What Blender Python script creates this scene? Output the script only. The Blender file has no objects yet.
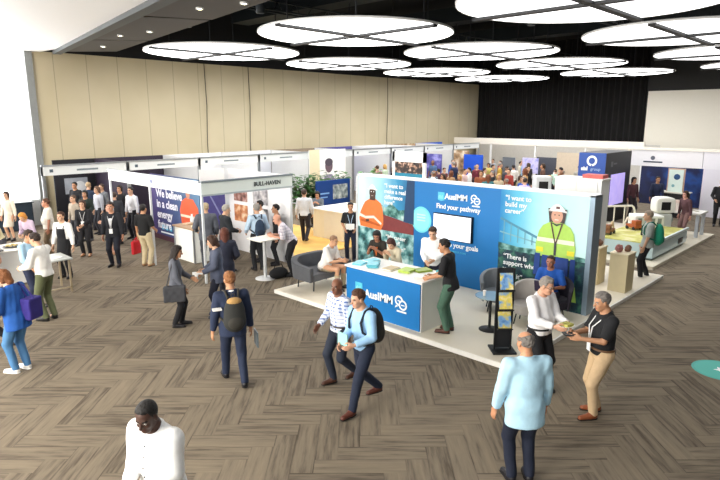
import bpy, math, random
import numpy as np
from mathutils import Matrix, Vector
S = bpy.context.scene
COL = S.collection
random.seed(4)
RAD = math.radians
# ---------------------------------------------------------------- camera, world, lights, exposure
cd = bpy.data.cameras.new('camera'); cam = bpy.data.objects.new('camera', cd); COL.objects.link(cam)
cd.lens = 28.75; cd.sensor_width = 36; cd.clip_end = 200
cam.location = (0, 0, 4.0); cam.rotation_euler = (RAD(90 - 11.89), 0, RAD(-46))
S.camera = cam
W = bpy.data.worlds.new('world'); S.world = W; W.use_nodes = True
W.node_tree.nodes['Background'].inputs[0].default_value = (0.93, 0.97, 1.0, 1)
W.node_tree.nodes['Background'].inputs[1].default_value = 0.75      # daylight of the glazed foyer behind the camera
def area(name, loc, target, sx, sy, power, col=(1, 1, 1)):
    l = bpy.data.lights.new(name, 'AREA'); l.shape = 'RECTANGLE'; l.size = sx; l.size_y = sy; l.energy = power; l.color = col
    o = bpy.data.objects.new(name, l); COL.objects.link(o); o.location = loc
    o.rotation_euler = (Vector(target) - Vector(loc)).to_track_quat('-Z', 'Y').to_euler()
    return o
area('foyer_daylight', (-7.0, 8.0, 4.2), (5, 10, 1.5), 12, 4, 2100, (1.0, 0.95, 0.86))
DISC_EMIT = (5.2, 4.4, 1.9)        # the row over the stand is dimmed
WINDOW_EMIT = 4.5
S.view_settings.view_transform = 'Standard'; S.view_settings.look = 'None'
S.view_settings.exposure = 0.32; S.view_settings.gamma = 1.0; S.view_settings.use_curve_mapping = False
S.cycles.use_denoising = True
S.cycles.max_bounces = 7; S.cycles.diffuse_bounces = 4; S.cycles.glossy_bounces = 3

# ---------------------------------------------------------------- materials
def lin(h):
    if isinstance(h, tuple): return h
    h = h.lstrip('#'); v = [int(h[i:i+2], 16) / 255 for i in (0, 2, 4)]
    return tuple((x / 12.92 if x <= .04045 else ((x + .055) / 1.055) ** 2.4) for x in v)
_M = {}
def mat(hexc, rough=.6, metal=0., var=.10, scale=9., emit=0., coat=0., bump=0.):
    """a solid-looking procedural surface: the colour drifts a little with noise"""
    key = (hexc, rough, metal, var, scale, emit, coat, bump)
    if key in _M: return _M[key]
    m = bpy.data.materials.new('mat_' + str(len(_M))); m.use_nodes = True
    nt = m.node_tree; b = nt.nodes['Principled BSDF']; c = lin(hexc)
    b.inputs['Roughness'].default_value = rough; b.inputs['Metallic'].default_value = metal
    if coat: b.inputs['Coat Weight'].default_value = coat
    tc = nt.nodes.new('ShaderNodeTexCoord'); nz = nt.nodes.new('ShaderNodeTexNoise'); nz.inputs['Scale'].default_value = scale
    nz.inputs['Detail'].default_value = 3
    nt.links.new(tc.outputs['Object'], nz.inputs['Vector'])
    mx = nt.nodes.new('ShaderNodeMix'); mx.data_type = 'RGBA'
    mx.inputs[6].default_value = tuple(x * (1 - var) for x in c) + (1,)
    mx.inputs[7].default_value = tuple(min(1, x * (1 + var)) for x in c) + (1,)
    nt.links.new(nz.outputs['Fac'], mx.inputs[0]); nt.links.new(mx.outputs[2], b.inputs['Base Color'])
    if bump:
        bp = nt.nodes.new('ShaderNodeBump'); bp.inputs['Strength'].default_value = bump; bp.inputs['Distance'].default_value = .02
        nt.links.new(nz.outputs['Fac'], bp.inputs['Height']); nt.links.new(bp.outputs['Normal'], b.inputs['Normal'])
    if emit:
        b.inputs['Emission Color'].default_value = c + (1,); b.inputs['Emission Strength'].default_value = emit
    _M[key] = m
    return m
def cloth(h): return mat(h, .85, 0, .13, 14., bump=.25)
def nodes_of(name):
    m = bpy.data.materials.new(name); m.use_nodes = True; nt = m.node_tree
    return m, nt, nt.nodes['Principled BSDF']
def mnode(nt, op, a, b=None, c=None):
    n = nt.nodes.new('ShaderNodeMath'); n.operation = op
    for i, v in enumerate((a, b, c)):
        if v is None: continue
        if isinstance(v, (int, float)): n.inputs[i].default_value = v
        else: nt.links.new(v, n.inputs[i])
    return n.outputs[0]
def ramp(nt, fac, stops):
    r = nt.nodes.new('ShaderNodeValToRGB'); nt.links.new(fac, r.inputs[0])
    e = r.color_ramp.elements
    while len(e) < len(stops): e.new(.5)
    for k, (p, c) in zip(e, stops): k.position = p; k.color = lin(c) + (1,)
    return r.outputs[0]
def carpet_mat():
    m, nt, b = nodes_of('carpet'); b.inputs['Roughness'].default_value = .95
    b.inputs['Specular IOR Level'].default_value = .15
    tc = nt.nodes.new('ShaderNodeTexCoord'); mp = nt.nodes.new('ShaderNodeMapping'); mp.vector_type = 'POINT'
    mp.inputs['Rotation'].default_value = (0, 0, RAD(46)); mp.inputs['Scale'].default_value = (1 / .27,) * 3
    nt.links.new(tc.outputs['Object'], mp.inputs[0])
    sp = nt.nodes.new('ShaderNodeSeparateXYZ'); nt.links.new(mp.outputs[0], sp.inputs[0])
    x, y = sp.outputs[0], sp.outputs[1]; n = 4
    i, j = mnode(nt, 'FLOOR', x), mnode(nt, 'FLOOR', y)
    t = mnode(nt, 'FLOORED_MODULO', mnode(nt, 'SUBTRACT', i, j), 2 * n)
    horiz = mnode(nt, 'LESS_THAN', t, n - .5); vert = mnode(nt, 'SUBTRACT', 1, horiz)
    def sel(a, c): return mnode(nt, 'ADD', mnode(nt, 'MULTIPLY', horiz, a), mnode(nt, 'MULTIPLY', vert, c))
    idx = sel(mnode(nt, 'SUBTRACT', i, t), i)
    idy = sel(j, mnode(nt, 'ADD', j, mnode(nt, 'SUBTRACT', t, n)))
    along, across = sel(x, y), sel(y, x)
    pid = mnode(nt, 'ADD', mnode(nt, 'MULTIPLY', idx, 3.17), mnode(nt, 'MULTIPLY', idy, 7.31))
    wn = nt.nodes.new('ShaderNodeTexWhiteNoise'); wn.noise_dimensions = '1D'; nt.links.new(pid, wn.inputs['W'])
    cv = nt.nodes.new('ShaderNodeCombineXYZ')
    nt.links.new(mnode(nt, 'MULTIPLY', along, .38), cv.inputs[0]); nt.links.new(mnode(nt, 'MULTIPLY', across, 4.2), cv.inputs[1])
    nt.links.new(mnode(nt, 'MULTIPLY', pid, .37), cv.inputs[2])
    nz = nt.nodes.new('ShaderNodeTexNoise'); nz.inputs['Scale'].default_value = 1.0; nz.inputs['Detail'].default_value = 5
    nz.inputs['Roughness'].default_value = .62
    nt.links.new(cv.outputs[0], nz.inputs['Vector'])
    f = mnode(nt, 'ADD', nz.outputs['Fac'], mnode(nt, 'MULTIPLY', mnode(nt, 'SUBTRACT', wn.outputs['Value'], .5), .16))
    fx = mnode(nt, 'FRACT', across)
    edge = mnode(nt, 'LESS_THAN', mnode(nt, 'MINIMUM', fx, mnode(nt, 'SUBTRACT', 1, fx)), .045)
    f = mnode(nt, 'SUBTRACT', f, mnode(nt, 'MULTIPLY', edge, .11))
    c = ramp(nt, f, [(.24, '#4f473d'), (.40, '#6b6154'), (.50, '#7b7061'), (.70, '#877b69')])
    nt.links.new(c, b.inputs['Base Color'])
    return m
def wallpanel_mat():
    m, nt, b = nodes_of('operable_wall'); b.inputs['Roughness'].default_value = .7
    tc = nt.nodes.new('ShaderNodeTexCoord'); sp = nt.nodes.new('ShaderNodeSeparateXYZ'); nt.links.new(tc.outputs['Object'], sp.inputs[0])
    fx = mnode(nt, 'FRACT', mnode(nt, 'MULTIPLY', mnode(nt, 'ADD', sp.outputs[0], .35), 1 / 1.22))
    seam = mnode(nt, 'LESS_THAN', fx, .025)
    nz = nt.nodes.new('ShaderNodeTexNoise'); nz.inputs['Scale'].default_value = .6; nt.links.new(tc.outputs['Object'], nz.inputs['Vector'])
    c = ramp(nt, nz.outputs['Fac'], [(.3, '#c4b898'), (.7, '#cdc1a3')])
    mx = nt.nodes.new('ShaderNodeMix'); mx.data_type = 'RGBA'; nt.links.new(mnode(nt, 'MULTIPLY', seam, .45), mx.inputs[0])
    nt.links.new(c, mx.inputs[6]); mx.inputs[7].default_value = lin('#6f6552') + (1,)
    nt.links.new(mx.outputs[2], b.inputs['Base Color'])
    return m
def check_mat(base, line, sc=16, w=.3):
    m, nt, b = nodes_of('checked_cloth'); b.inputs['Roughness'].default_value = .85
    tc = nt.nodes.new('ShaderNodeTexCoord'); sp = nt.nodes.new('ShaderNodeSeparateXYZ'); nt.links.new(tc.outputs['Object'], sp.inputs[0])
    a = mnode(nt, 'LESS_THAN', mnode(nt, 'FRACT', mnode(nt, 'MULTIPLY', sp.outputs[2], sc)), w)
    c = mnode(nt, 'LESS_THAN', mnode(nt, 'FRACT', mnode(nt, 'MULTIPLY', mnode(nt, 'ADD', sp.outputs[1], sp.outputs[0]), sc)), w)
    s = mnode(nt, 'MULTIPLY', mnode(nt, 'ADD', a, c), .5)
    nt.links.new(ramp(nt, s, [(0, base), (1, line)]), b.inputs['Base Color'])
    return m
def grad_mat(stops, axis, lo, hi, wob=.0):
    """printed artwork whose ink runs between colours along one axis of the panel"""
    m, nt, b = nodes_of('print'); b.inputs['Roughness'].default_value = .55
    tc = nt.nodes.new('ShaderNodeTexCoord'); sp = nt.nodes.new('ShaderNodeSeparateXYZ'); nt.links.new(tc.outputs['Object'], sp.inputs[0])
    f = mnode(nt, 'DIVIDE', mnode(nt, 'SUBTRACT', sp.outputs[axis], lo), hi - lo)
    if wob:
        nz = nt.nodes.new('ShaderNodeTexNoise'); nz.inputs['Scale'].default_value = 2.5; nt.links.new(tc.outputs['Object'], nz.inputs['Vector'])
        f = mnode(nt, 'ADD', f, mnode(nt, 'MULTIPLY', mnode(nt, 'SUBTRACT', nz.outputs['Fac'], .5), wob))
    nt.links.new(ramp(nt, f, stops), b.inputs['Base Color'])
    return m
def blotch_mat(stops, scale):
    m, nt, b = nodes_of('print_blotch'); b.inputs['Roughness'].default_value = .6
    tc = nt.nodes.new('ShaderNodeTexCoord'); nz = nt.nodes.new('ShaderNodeTexNoise'); nz.inputs['Scale'].default_value = scale; nz.inputs['Detail'].default_value = 4
    nt.links.new(tc.outputs['Object'], nz.inputs['Vector'])
    nt.links.new(ramp(nt, nz.outputs['Fac'], stops), b.inputs['Base Color'])
    return m
WHITE = mat('#f2f2f0', .5, var=.02); PANELW = mat('#eef0f2', .5, var=.03); ALU = mat('#b4bac0', .35, .8, var=.05); BLACK = mat('#101114', .6)
DARK = mat('#1b1d22', .55); GLASS = mat('#9fb4b8', .08, var=.03, coat=.6); GREY = mat('#5c5d61', .8, var=.12, bump=.2)

# ---------------------------------------------------------------- meshes
def wm(o):
    return (wm(o.parent) @ o.matrix_parent_inverse if o.parent else Matrix.Identity(4)) @ o.matrix_basis
def adopt(o, parent, local=False):
    o.parent = parent
    o.matrix_parent_inverse = Matrix.Identity(4) if local else wm(parent).inverted()
class MB:
    def __init__(s): s.v = []; s.f = []; s.mi = []; s.mats = []; s.cur = 0; s.sm = []
    def m(s, mt):
        if mt not in s.mats: s.mats.append(mt)
        s.cur = s.mats.index(mt); return s
    def add(s, vs, fs, smooth=False):
        o = len(s.v); s.v += [tuple(p) for p in vs]
        for f in fs: s.f.append(tuple(o + i for i in f)); s.mi.append(s.cur); s.sm.append(smooth)
        return s
    def box(s, lo, hi, M=None):
        x0, y0, z0 = lo; x1, y1, z1 = hi
        vs = [Vector(p) for p in ((x0,y0,z0),(x1,y0,z0),(x1,y1,z0),(x0,y1,z0),(x0,y0,z1),(x1,y0,z1),(x1,y1,z1),(x0,y1,z1))]
        if M: vs = [M @ p for p in vs]
        return s.add(vs, [(0,3,2,1),(4,5,6,7),(0,1,5,4),(1,2,6,5),(2,3,7,6),(3,0,4,7)])
    def bar(s, a, b, w, h=None):
        a, b = Vector(a), Vector(b); h = h or w; d = (b - a).normalized()
        u = d.cross(Vector((0,0,1)) if abs(d.z) < .95 else Vector((1,0,0))).normalized(); t = u.cross(d)
        vs = [p + u * i * w / 2 + t * j * h / 2 for p in (a, b) for i, j in ((-1,-1),(1,-1),(1,1),(-1,1))]
        return s.add(vs, [(0,1,2,3),(7,6,5,4),(0,4,5,1),(1,5,6,2),(2,6,7,3),(3,7,4,0)])
    def tube(s, pts, r, n=10, caps=True):
        pts = [Vector(p) for p in pts]; rs = r if isinstance(r, (list, tuple)) else [r] * len(pts); vs = []
        u = None
        for k, p in enumerate(pts):
            d = (pts[min(k + 1, len(pts) - 1)] - pts[max(k - 1, 0)]).normalized()
            if u is None: u = d.cross(Vector((0,0,1)) if abs(d.z) < .9 else Vector((1,0,0))).normalized()
            else: u = (u - d * u.dot(d)).normalized()
            t = d.cross(u)
            vs += [p + (u * math.cos(2*math.pi*i/n) + t * math.sin(2*math.pi*i/n)) * rs[k] for i in range(n)]
        fs = [(k*n+i, k*n+(i+1) % n, (k+1)*n+(i+1) % n, (k+1)*n+i) for k in range(len(pts)-1) for i in range(n)]
        s.add(vs, fs, True)
        if caps: s.add(vs[:n], [tuple(range(n))[::-1]]); s.add(vs[-n:], [tuple(range(n))])
        return s
    def lathe(s, c, prof, n=28, ring=False):
        c = Vector(c); vs = [c + Vector((r*math.cos(2*math.pi*i/n), r*math.sin(2*math.pi*i/n), z)) for r, z in prof for i in range(n)]
        fs = [(k*n+i, k*n+(i+1) % n, (k+1)*n+(i+1) % n, (k+1)*n+i) for k in range(len(prof)-1) for i in range(n)]
        if ring: q = len(prof) - 1; fs += [(q*n+i, q*n+(i+1) % n, (i+1) % n, i) for i in range(n)]
        s.add(vs, fs, True)
        if ring: return s
        s.add(vs[:n], [tuple(range(n))[::-1]]); s.add(vs[-n:], [tuple(range(n))])
        return s
    def ell(s, c, r, n=14, k=9, M=None):
        vs = []; c = Vector(c)
        for a in range(k + 1):
            th = math.pi * a / k
            for i in range(n):
                ph = 2*math.pi*i/n; p = Vector((r[0]*math.sin(th)*math.cos(ph), r[1]*math.sin(th)*math.sin(ph), r[2]*math.cos(th)))
                vs.append(c + (M @ p if M else p))
        return s.add(vs, [(a*n+i, (a+1)*n+i, (a+1)*n+(i+1) % n, a*n+(i+1) % n) for a in range(k) for i in range(n)], True)
    def prism(s, poly, z0, z1, M=None):
        n = len(poly); vs = [Vector((x, y, z)) for z in (z0, z1) for x, y in poly]
        if M: vs = [M @ p for p in vs]
        return s.add(vs, [tuple(range(n))[::-1], tuple(range(n, 2*n))] + [(i, (i+1) % n, n+(i+1) % n, n+i) for i in range(n)])
    def build(s, name, mt=None, parent=None, bevel=0, local=False):
        me = bpy.data.meshes.new(name); me.from_pydata([tuple(p) for p in s.v], [], s.f)
        mats = s.mats or [mt]
        for q in mats: me.materials.append(q)
        me.polygons.foreach_set('material_index', s.mi if s.mats else [0] * len(s.f))
        me.polygons.foreach_set('use_smooth', s.sm); me.update()
        o = bpy.data.objects.new(name, me); COL.objects.link(o)
        if parent: adopt(o, parent, local)
        if bevel:
            bv = o.modifiers.new('bevel', 'BEVEL'); bv.width = bevel; bv.segments = 2; bv.limit_method = 'ANGLE'
        return o
def tag(o, label, cat, group=None, kind=None):
    if label: o['label'] = label
    if cat: o['category'] = cat
    if group: o['group'] = group
    if kind: o['kind'] = kind
    return o
def thing(name, label, cat, loc=(0, 0, 0), rz=0, group=None):
    o = bpy.data.objects.new(name, None); COL.objects.link(o); o.empty_display_size = .2
    o.location = loc; o.rotation_euler = (0, 0, RAD(rz)); return tag(o, label, cat, group)
def struct(name, mb, mt=None):
    o = mb.build(name, mt); o['kind'] = 'structure'; return o
def box(name, lo, hi, mt, parent=None, bevel=0, label=None):
    o = MB().box(lo, hi).build(name, mt, parent, bevel)
    if label: o['label'] = label
    return o
FACE = {'-X': ((0,-1,0),(0,0,1),(-1,0,0)), '-Y': ((1,0,0),(0,0,1),(0,-1,0)), '+Z': ((.7071,-.7071,0),(.7071,.7071,0),(0,0,1)),
        '+X': ((0,1,0),(0,0,1),(1,0,0)), '+Y': ((-1,0,0),(0,0,1),(0,1,0))}
def frame(face, loc):
    x, y, z = FACE[face]
    return Matrix(((x[0],y[0],z[0],loc[0]),(x[1],y[1],z[1],loc[1]),(x[2],y[2],z[2],loc[2]),(0,0,0,1)))
def text(body, face, loc, size, mt, parent=None, align='LEFT', sx=1.0, name='lettering', bold=0.0):
    c = bpy.data.curves.new(name, 'FONT'); c.body = body; c.size = size; c.extrude = .002; c.align_x = align; c.offset = bold
    c.space_line = .95; c.resolution_u = 3
    c.materials.append(mt); tmp = bpy.data.objects.new('tmp', c); COL.objects.link(tmp)
    me = bpy.data.meshes.new_from_object(tmp); bpy.data.objects.remove(tmp); bpy.data.curves.remove(c); me.name = name
    if not len(me.materials): me.materials.append(mt)
    o = bpy.data.objects.new(name, me); COL.objects.link(o)
    o.matrix_world = frame(face, loc) @ Matrix.Diagonal((sx, 1, 1, 1))
    if parent: adopt(o, parent)
    return o
def circle(cx, cy, rx, ry=None, n=28): 
    ry = ry or rx
    return [(cx + rx*math.cos(2*math.pi*i/n), cy + ry*math.sin(2*math.pi*i/n)) for i in range(n)]
class Print(MB):
    """flat artwork printed on a panel: coloured shapes in the panel's own plane, a hair apart"""
    def __init__(s, face, loc): super().__init__(); s.M = frame(face, loc); s.k = 0
    def poly(s, pts, mt):
        s.k += 1; s.m(mt); n = len(pts)
        return s.add([s.M @ Vector((x, y, .0012 * s.k)) for x, y in pts], [tuple(range(n))])
    def rect(s, x0, y0, x1, y1, mt): return s.poly([(x0,y0),(x1,y0),(x1,y1),(x0,y1)], mt)
    def line(s, a, b, w, mt):
        dx, dy = b[0]-a[0], b[1]-a[1]; l = math.hypot(dx, dy); nx, ny = -dy/l*w/2, dx/l*w/2
        return s.poly([(a[0]-nx,a[1]-ny),(b[0]-nx,b[1]-ny),(b[0]+nx,b[1]+ny),(a[0]+nx,a[1]+ny)], mt)
# ---------------------------------------------------------------- bodies: smooth blended volumes meshed as one surface
def V(*a): return np.array(a, np.float32)
def nrm(v): return v / (np.linalg.norm(v) + 1e-9)
def cap(P, a, b, ra, rb):
    a = np.asarray(a, np.float32); b = np.asarray(b, np.float32); ba = b - a; pa = P - a
    h = np.clip(pa @ ba / (ba @ ba + 1e-9), 0, 1)
    return np.linalg.norm(pa - h[:, None] * ba, axis=1) - (ra + (rb - ra) * h)
def ell(P, c, r):
    q = (P - np.asarray(c, np.float32)) / np.asarray(r, np.float32); k = np.linalg.norm(q, axis=1)
    k2 = np.linalg.norm(q / np.asarray(r, np.float32), axis=1)
    return np.where(k2 > 1e-6, k * (k - 1) / (k2 + 1e-9), -min(r))
def smin(a, b, k):
    h = np.clip(.5 + .5 * (b - a) / k, 0, 1); return b + (a - b) * h - k * h * (1 - h)
def smin_all(ds, k):
    d = ds[0]
    for e in ds[1:]: d = smin(d, e, k)
    return d
def snet(f, lo, hi, vx):
    """surface nets: the zero surface of f as quads"""
    ax = [np.arange(lo[i] - 2*vx, hi[i] + 3*vx, vx, dtype=np.float32) for i in range(3)]
    n = [len(a) for a in ax]
    G = np.stack(np.meshgrid(*ax, indexing='ij'), -1).reshape(-1, 3)
    v = f(G).reshape(n).astype(np.float32)
    v[0] = v[-1] = 1; v[:, 0] = v[:, -1] = 1; v[:, :, 0] = v[:, :, -1] = 1
    s = v < 0; c = [n[0]-1, n[1]-1, n[2]-1]
    def cor(A, o): return A[o[0]:o[0]+c[0], o[1]:o[1]+c[1], o[2]:o[2]+c[2]]
    offs = [(i, j, k) for i in (0, 1) for j in (0, 1) for k in (0, 1)]
    cnt = sum(cor(s, o).astype(np.int8) for o in offs); act = (cnt > 0) & (cnt < 8)
    I = np.argwhere(act); idx = -np.ones(c, np.int64); idx[act] = np.arange(len(I))
    pos = np.zeros((len(I), 3), np.float32); num = np.zeros(len(I), np.float32)
    for a in offs:
        for d in range(3):
            if a[d]: continue
            b = list(a); b[d] = 1
            va = v[I[:,0]+a[0], I[:,1]+a[1], I[:,2]+a[2]]; vb = v[I[:,0]+b[0], I[:,1]+b[1], I[:,2]+b[2]]
            cr = (va < 0) != (vb < 0); t = np.where(cr, va / np.where(cr, va - vb, 1), 0)
            p = np.tile(np.array(a, np.float32), (len(I), 1)); p[:, d] += t
            pos[cr] += p[cr]; num[cr] += 1
    pos = (pos / num[:, None] + I) * vx + np.array([a[0] for a in ax], np.float32)
    F = []
    for d in range(3):
        e, g = (d + 1) % 3, (d + 2) % 3
        A = np.take(s, range(0, n[d]-1), d); B = np.take(s, range(1, n[d]), d)
        E = np.argwhere(A != B)
        E = E[(E[:, e] > 0) & (E[:, g] > 0) & (E[:, e] < n[e]-1) & (E[:, g] < n[g]-1)]
        if not len(E): continue
        def cell(de, dg):
            Q = E.copy(); Q[:, e] += de; Q[:, g] += dg; return idx[Q[:,0], Q[:,1], Q[:,2]]
        q = np.stack([cell(-1,-1), cell(0,-1), cell(0,0), cell(-1,0)], 1)
        inv = ~A[E[:,0], E[:,1], E[:,2]]; q[inv] = q[inv][:, ::-1]
        F.append(q)
    F = np.concatenate(F) if F else np.zeros((0, 4), np.int64)
    return pos, F[(F >= 0).all(1)]
def np_mesh(name, parts, mats, parent=None):
    """parts: list of (verts, quads, material index)"""
    vs, fs, ms = [], [], []; o = 0
    for p, f, k in parts:
        vs.append(p); fs.append(f + o); ms.append(np.full(len(f), k, np.int32) if np.isscalar(k) else k.astype(np.int32)); o += len(p)
    vs, fs, ms = np.concatenate(vs), np.concatenate(fs), np.concatenate(ms)
    me = bpy.data.meshes.new(name); me.vertices.add(len(vs)); me.vertices.foreach_set('co', vs.astype(np.float32).ravel())
    me.loops.add(fs.size); me.loops.foreach_set('vertex_index', fs.astype(np.int32).ravel())
    me.polygons.add(len(fs)); me.polygons.foreach_set('loop_start', np.arange(0, fs.size, 4, dtype=np.int32))
    for q in mats: me.materials.append(q)
    me.polygons.foreach_set('material_index', ms); me.polygons.foreach_set('use_smooth', np.ones(len(fs), bool))
    me.update(calc_edges=True); me.validate()
    ob = bpy.data.objects.new(name, me); COL.objects.link(ob)
    if parent: adopt(ob, parent, True)
    return ob
# head: origin between the ears, looking along +X
def head_sdf(P):
    d = smin_all([ell(P, (-.014, 0, .030), (.097, .077, .088)), ell(P, (.024, 0, -.038), (.066, .060, .082)), ell(P, (.058, 0, -.092), (.032, .034, .026))], .03)
    d = smin(d, cap(P, (.072, -.034, .020), (.072, .034, .020), .013, .013), .018)
    d = smin(d, cap(P, (.086, 0, .008), (.108, 0, -.028), .008, .014), .012)
    for s in (-1, 1):
        e = np.linalg.norm(P - V(.098, .031*s, -.001), axis=1) - .017
        d = -smin(-d, e, .012)
        d = smin(d, ell(P, (-.006, .078*s, -.010), (.020, .011, .032)), .008)
        d = smin(d, ell(P, (.062, .036*s, -.032), (.02, .02, .02)), .02)
    d = smin(d, cap(P, (.078, -.020, -.066), (.078, .020, -.066), .010, .010), .008)
    return smin(d, cap(P, (-.022, 0, -.05), (-.040, 0, -.175), .054, .056), .03)
_cache = {}
def ball(c, r, n=10, k=7):
    vs = [(c[0]+r*math.sin(math.pi*a/k)*math.cos(2*math.pi*i/n), c[1]+r*math.sin(math.pi*a/k)*math.sin(2*math.pi*i/n), c[2]+r*math.cos(math.pi*a/k)) for a in range(k+1) for i in range(n)]
    return np.array(vs, np.float32), np.array([(a*n+i, (a+1)*n+i, (a+1)*n+(i+1) % n, a*n+(i+1) % n) for a in range(k) for i in range(n)])
def head_parts(vx):
    key = ('head', vx)
    if key not in _cache:
        p, f = snet(head_sdf, (-.12, -.10, -.17), (.13, .10, .13), vx)
        c = p[f].mean(1)
        lip = (c[:, 0] > .07) & (abs(c[:, 1]) < .024) & (abs(c[:, 2] + .066) < .010)
        k = np.where(lip, 1, 0)
        brow = (c[:, 0] > .062) & (abs(abs(c[:, 1]) - .033) < .021) & (abs(c[:, 2] - .024) < .007)
        k[brow] = 3
        out = [(p, f, k)]
        if vx < .011:
            for s in (-1, 1):
                q, g = ball((.0765, .031*s, -.001), .0110); out.append((q, g, 2))
                q, g = ball((.0822, .031*s, -.001), .0066, 8, 5); out.append((q, g, 4))
        _cache[key] = out
    return _cache[key]
HL = ([-.12, -.05, -.015, .02, .045, .075, .1], {'short': [-.075, -.065, .012, .0, .062, .078, .088], 'bald': [-.075, -.065, .005, .005, .3, .3, .3],
      'long': [-.3, -.3, -.16, -.03, .05, .068, .08], 'crop': [-.07, -.06, .015, .01, .066, .086, .096]})
def hair_mesh(style, vx):
    key = ('hair', style, vx)
    if key in _cache: return _cache[key]
    base = {'bun': 'short', 'pony': 'short', 'bob': 'long'}.get(style, style)
    def f(P):
        t = {'crop': .006, 'bald': .009, 'short': .015}.get(base, .018)
        wav = .005 * np.sin(P[:, 0]*70 + 3*np.sin(P[:, 1]*60)) * np.sin(P[:, 1]*85 + P[:, 2]*50) + .003*np.sin(P[:, 2]*120 + 4*np.sin(P[:, 1]*40))
        z = np.interp(P[:, 0], HL[0], HL[1][base]) + (np.clip(np.abs(P[:, 1]) - .035, 0, .05) * .9 * (P[:, 0] > .04) if base != 'long' else 0)
        up = np.clip((P[:, 2] - z) / .045, 0, 1); side = 1 - .55 * np.clip(np.abs(P[:, 1]) / .08, 0, 1) * (P[:, 2] < .06) * (base != 'long')
        d = ell(P, (-.014, 0, .030), (.0985, .0785, .0895)) - (t * up * side * (1 + .35 * np.clip(P[:, 2] / .12, 0, 1))) + wav * (base != 'crop') * up
        if base == 'long':
            L = -.20 if style == 'long' else -.09
            d = smin(d, cap(P, (-.045, 0, .0), (-.085, 0, L), .085, .06), .03)
            d = smin(d, cap(P, (-.02, .065, .02), (-.02, .075, L + .03), .035, .03), .03); d = smin(d, cap(P, (-.02, -.065, .02), (-.02, -.075, L + .03), .035, .03), .03)
        d = np.maximum(d, (z - P[:, 2]) * .75)
        if base == 'bald': d = np.maximum(d, (P[:, 2] - .070 - np.clip(-P[:, 0] - .03, 0, 1) * .55) * .8)
        if base == 'long': d = np.maximum(d, np.where(P[:, 2] < .03, P[:, 0] - .03, -1))
        if style == 'bun': d = smin(d, ell(P, (-.115, 0, .065), (.045, .045, .042)), .012)
        if style == 'pony': d = smin(smin(d, ell(P, (-.115, 0, .04), (.03, .03, .03)), .012), cap(P, (-.125, 0, .03), (-.135, 0, -.15), .03, .016), .015)
        return np.maximum(d, -(head_sdf(P) + .003))
    _cache[key] = snet(f, (-.2, -.13, -.28), (.13, .13, .16), vx); return _cache[key]
# hand: wrist at origin, fingers along +X, palm faces -Z, thumb on the +Y side (mirror for the other hand)
def hand_mesh(curl, vx):
    key = ('hand', curl, vx)
    if key in _cache: return _cache[key]
    fing = []
    for y, L, x0 in ((.030, .072, .088), (.010, .082, .092), (-.011, .076, .089), (-.031, .060, .082)):
        p = np.array([x0, y, 0.]); pts = [np.array([.05, y*.8, 0.]), p]; a = curl * .35
        for seg in (.45, .31, .24):
            p = p + L * seg * np.array([math.cos(a), 0, -math.sin(a)]); pts.append(p); a += curl * .8
        fing.append(pts)
    th = [np.array([.022, .026, -.004]), np.array([.050, .052, -.012]), np.array([.078, .060, -.018 - .018*curl]), np.array([.098, .054 - .012*curl, -.022 - .03*curl])]
    def f(P):
        d = smin_all([cap(P, (-.05, 0, 0), (.005, 0, 0), .027, .025), ell(P, (.052, .0, 0), (.050, .041, .016)), ell(P, (.035, .022, -.006), (.034, .022, .017))], .02)
        for pts in fing:
            e = None
            for k in range(len(pts) - 1):
                g = cap(P, pts[k], pts[k+1], .0098 - .0007*k, .0092 - .0007*k); e = g if e is None else np.minimum(e, g)
            d = smin(d, e, .004)
        e = np.minimum(np.minimum(cap(P, th[0], th[1], .014, .0125), cap(P, th[1], th[2], .012, .0108)), cap(P, th[2], th[3], .0105, .009))
        return smin(d, e, .008)
    _cache[key] = snet(f, (-.06, -.06, -.11), (.19, .085, .04), vx); return _cache[key]
def shoe_mesh(vx, high=False):
    key = ('shoe', vx, high)
    if key in _cache: return _cache[key]
    def f(P):
        d = smin_all([cap(P, (-.045, 0, .045), (.02, 0, .045), .040, .042), cap(P, (.02, 0, .04), (.155, 0, .026), .044, .036), cap(P, (-.035, 0, .05), (-.02, 0, .12 if high else .09), .040, .042)], .03)
        return np.maximum(d, -P[:, 2] + .012)
    def g(P):
        d = smin_all([cap(P, (-.045, 0, .01), (.02, 0, .01), .045, .046), cap(P, (.02, 0, .01), (.157, 0, .01), .047, .040)], .02)
        return np.maximum(np.maximum(d, P[:, 2] - .016), -P[:, 2])
    _cache[key] = (snet(f, (-.10, -.06, 0), (.21, .06, .17), vx), snet(g, (-.11, -.06, -.01), (.21, .06, .03), vx * .9)); return _cache[key]
def basis(x, z):
    x = nrm(np.array(x, float)); y = nrm(np.cross(z, x)); return np.stack([x, y, np.cross(x, y)], 1)
def ik(a, t, l1, l2, pole):
    a, t = np.array(a, float), np.array(t, float); d = t - a; L = np.linalg.norm(d); m = (l1 + l2) * .997
    if L > m: d = d / L * m; t = a + d; L = m
    u = d / L; q = (l1*l1 - l2*l2 + L*L) / (2*L); h = math.sqrt(max(l1*l1 - q*q, 0))
    p = np.array(pole, float); p = nrm(p - u * (p @ u)); return a + u*q + p*h, t
def rotY(a): c, s = math.cos(a), math.sin(a); return np.array([[c, 0, s], [0, 1, 0], [-s, 0, c]])
def rotZ(a): c, s = math.cos(a), math.sin(a); return np.array([[c, -s, 0], [s, c, 0], [0, 0, 1]])
EYE = mat('#b9b1a8', .4, var=.02); IRIS = mat('#20150f', .2, var=.02)
PEOPLE = {}
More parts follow.
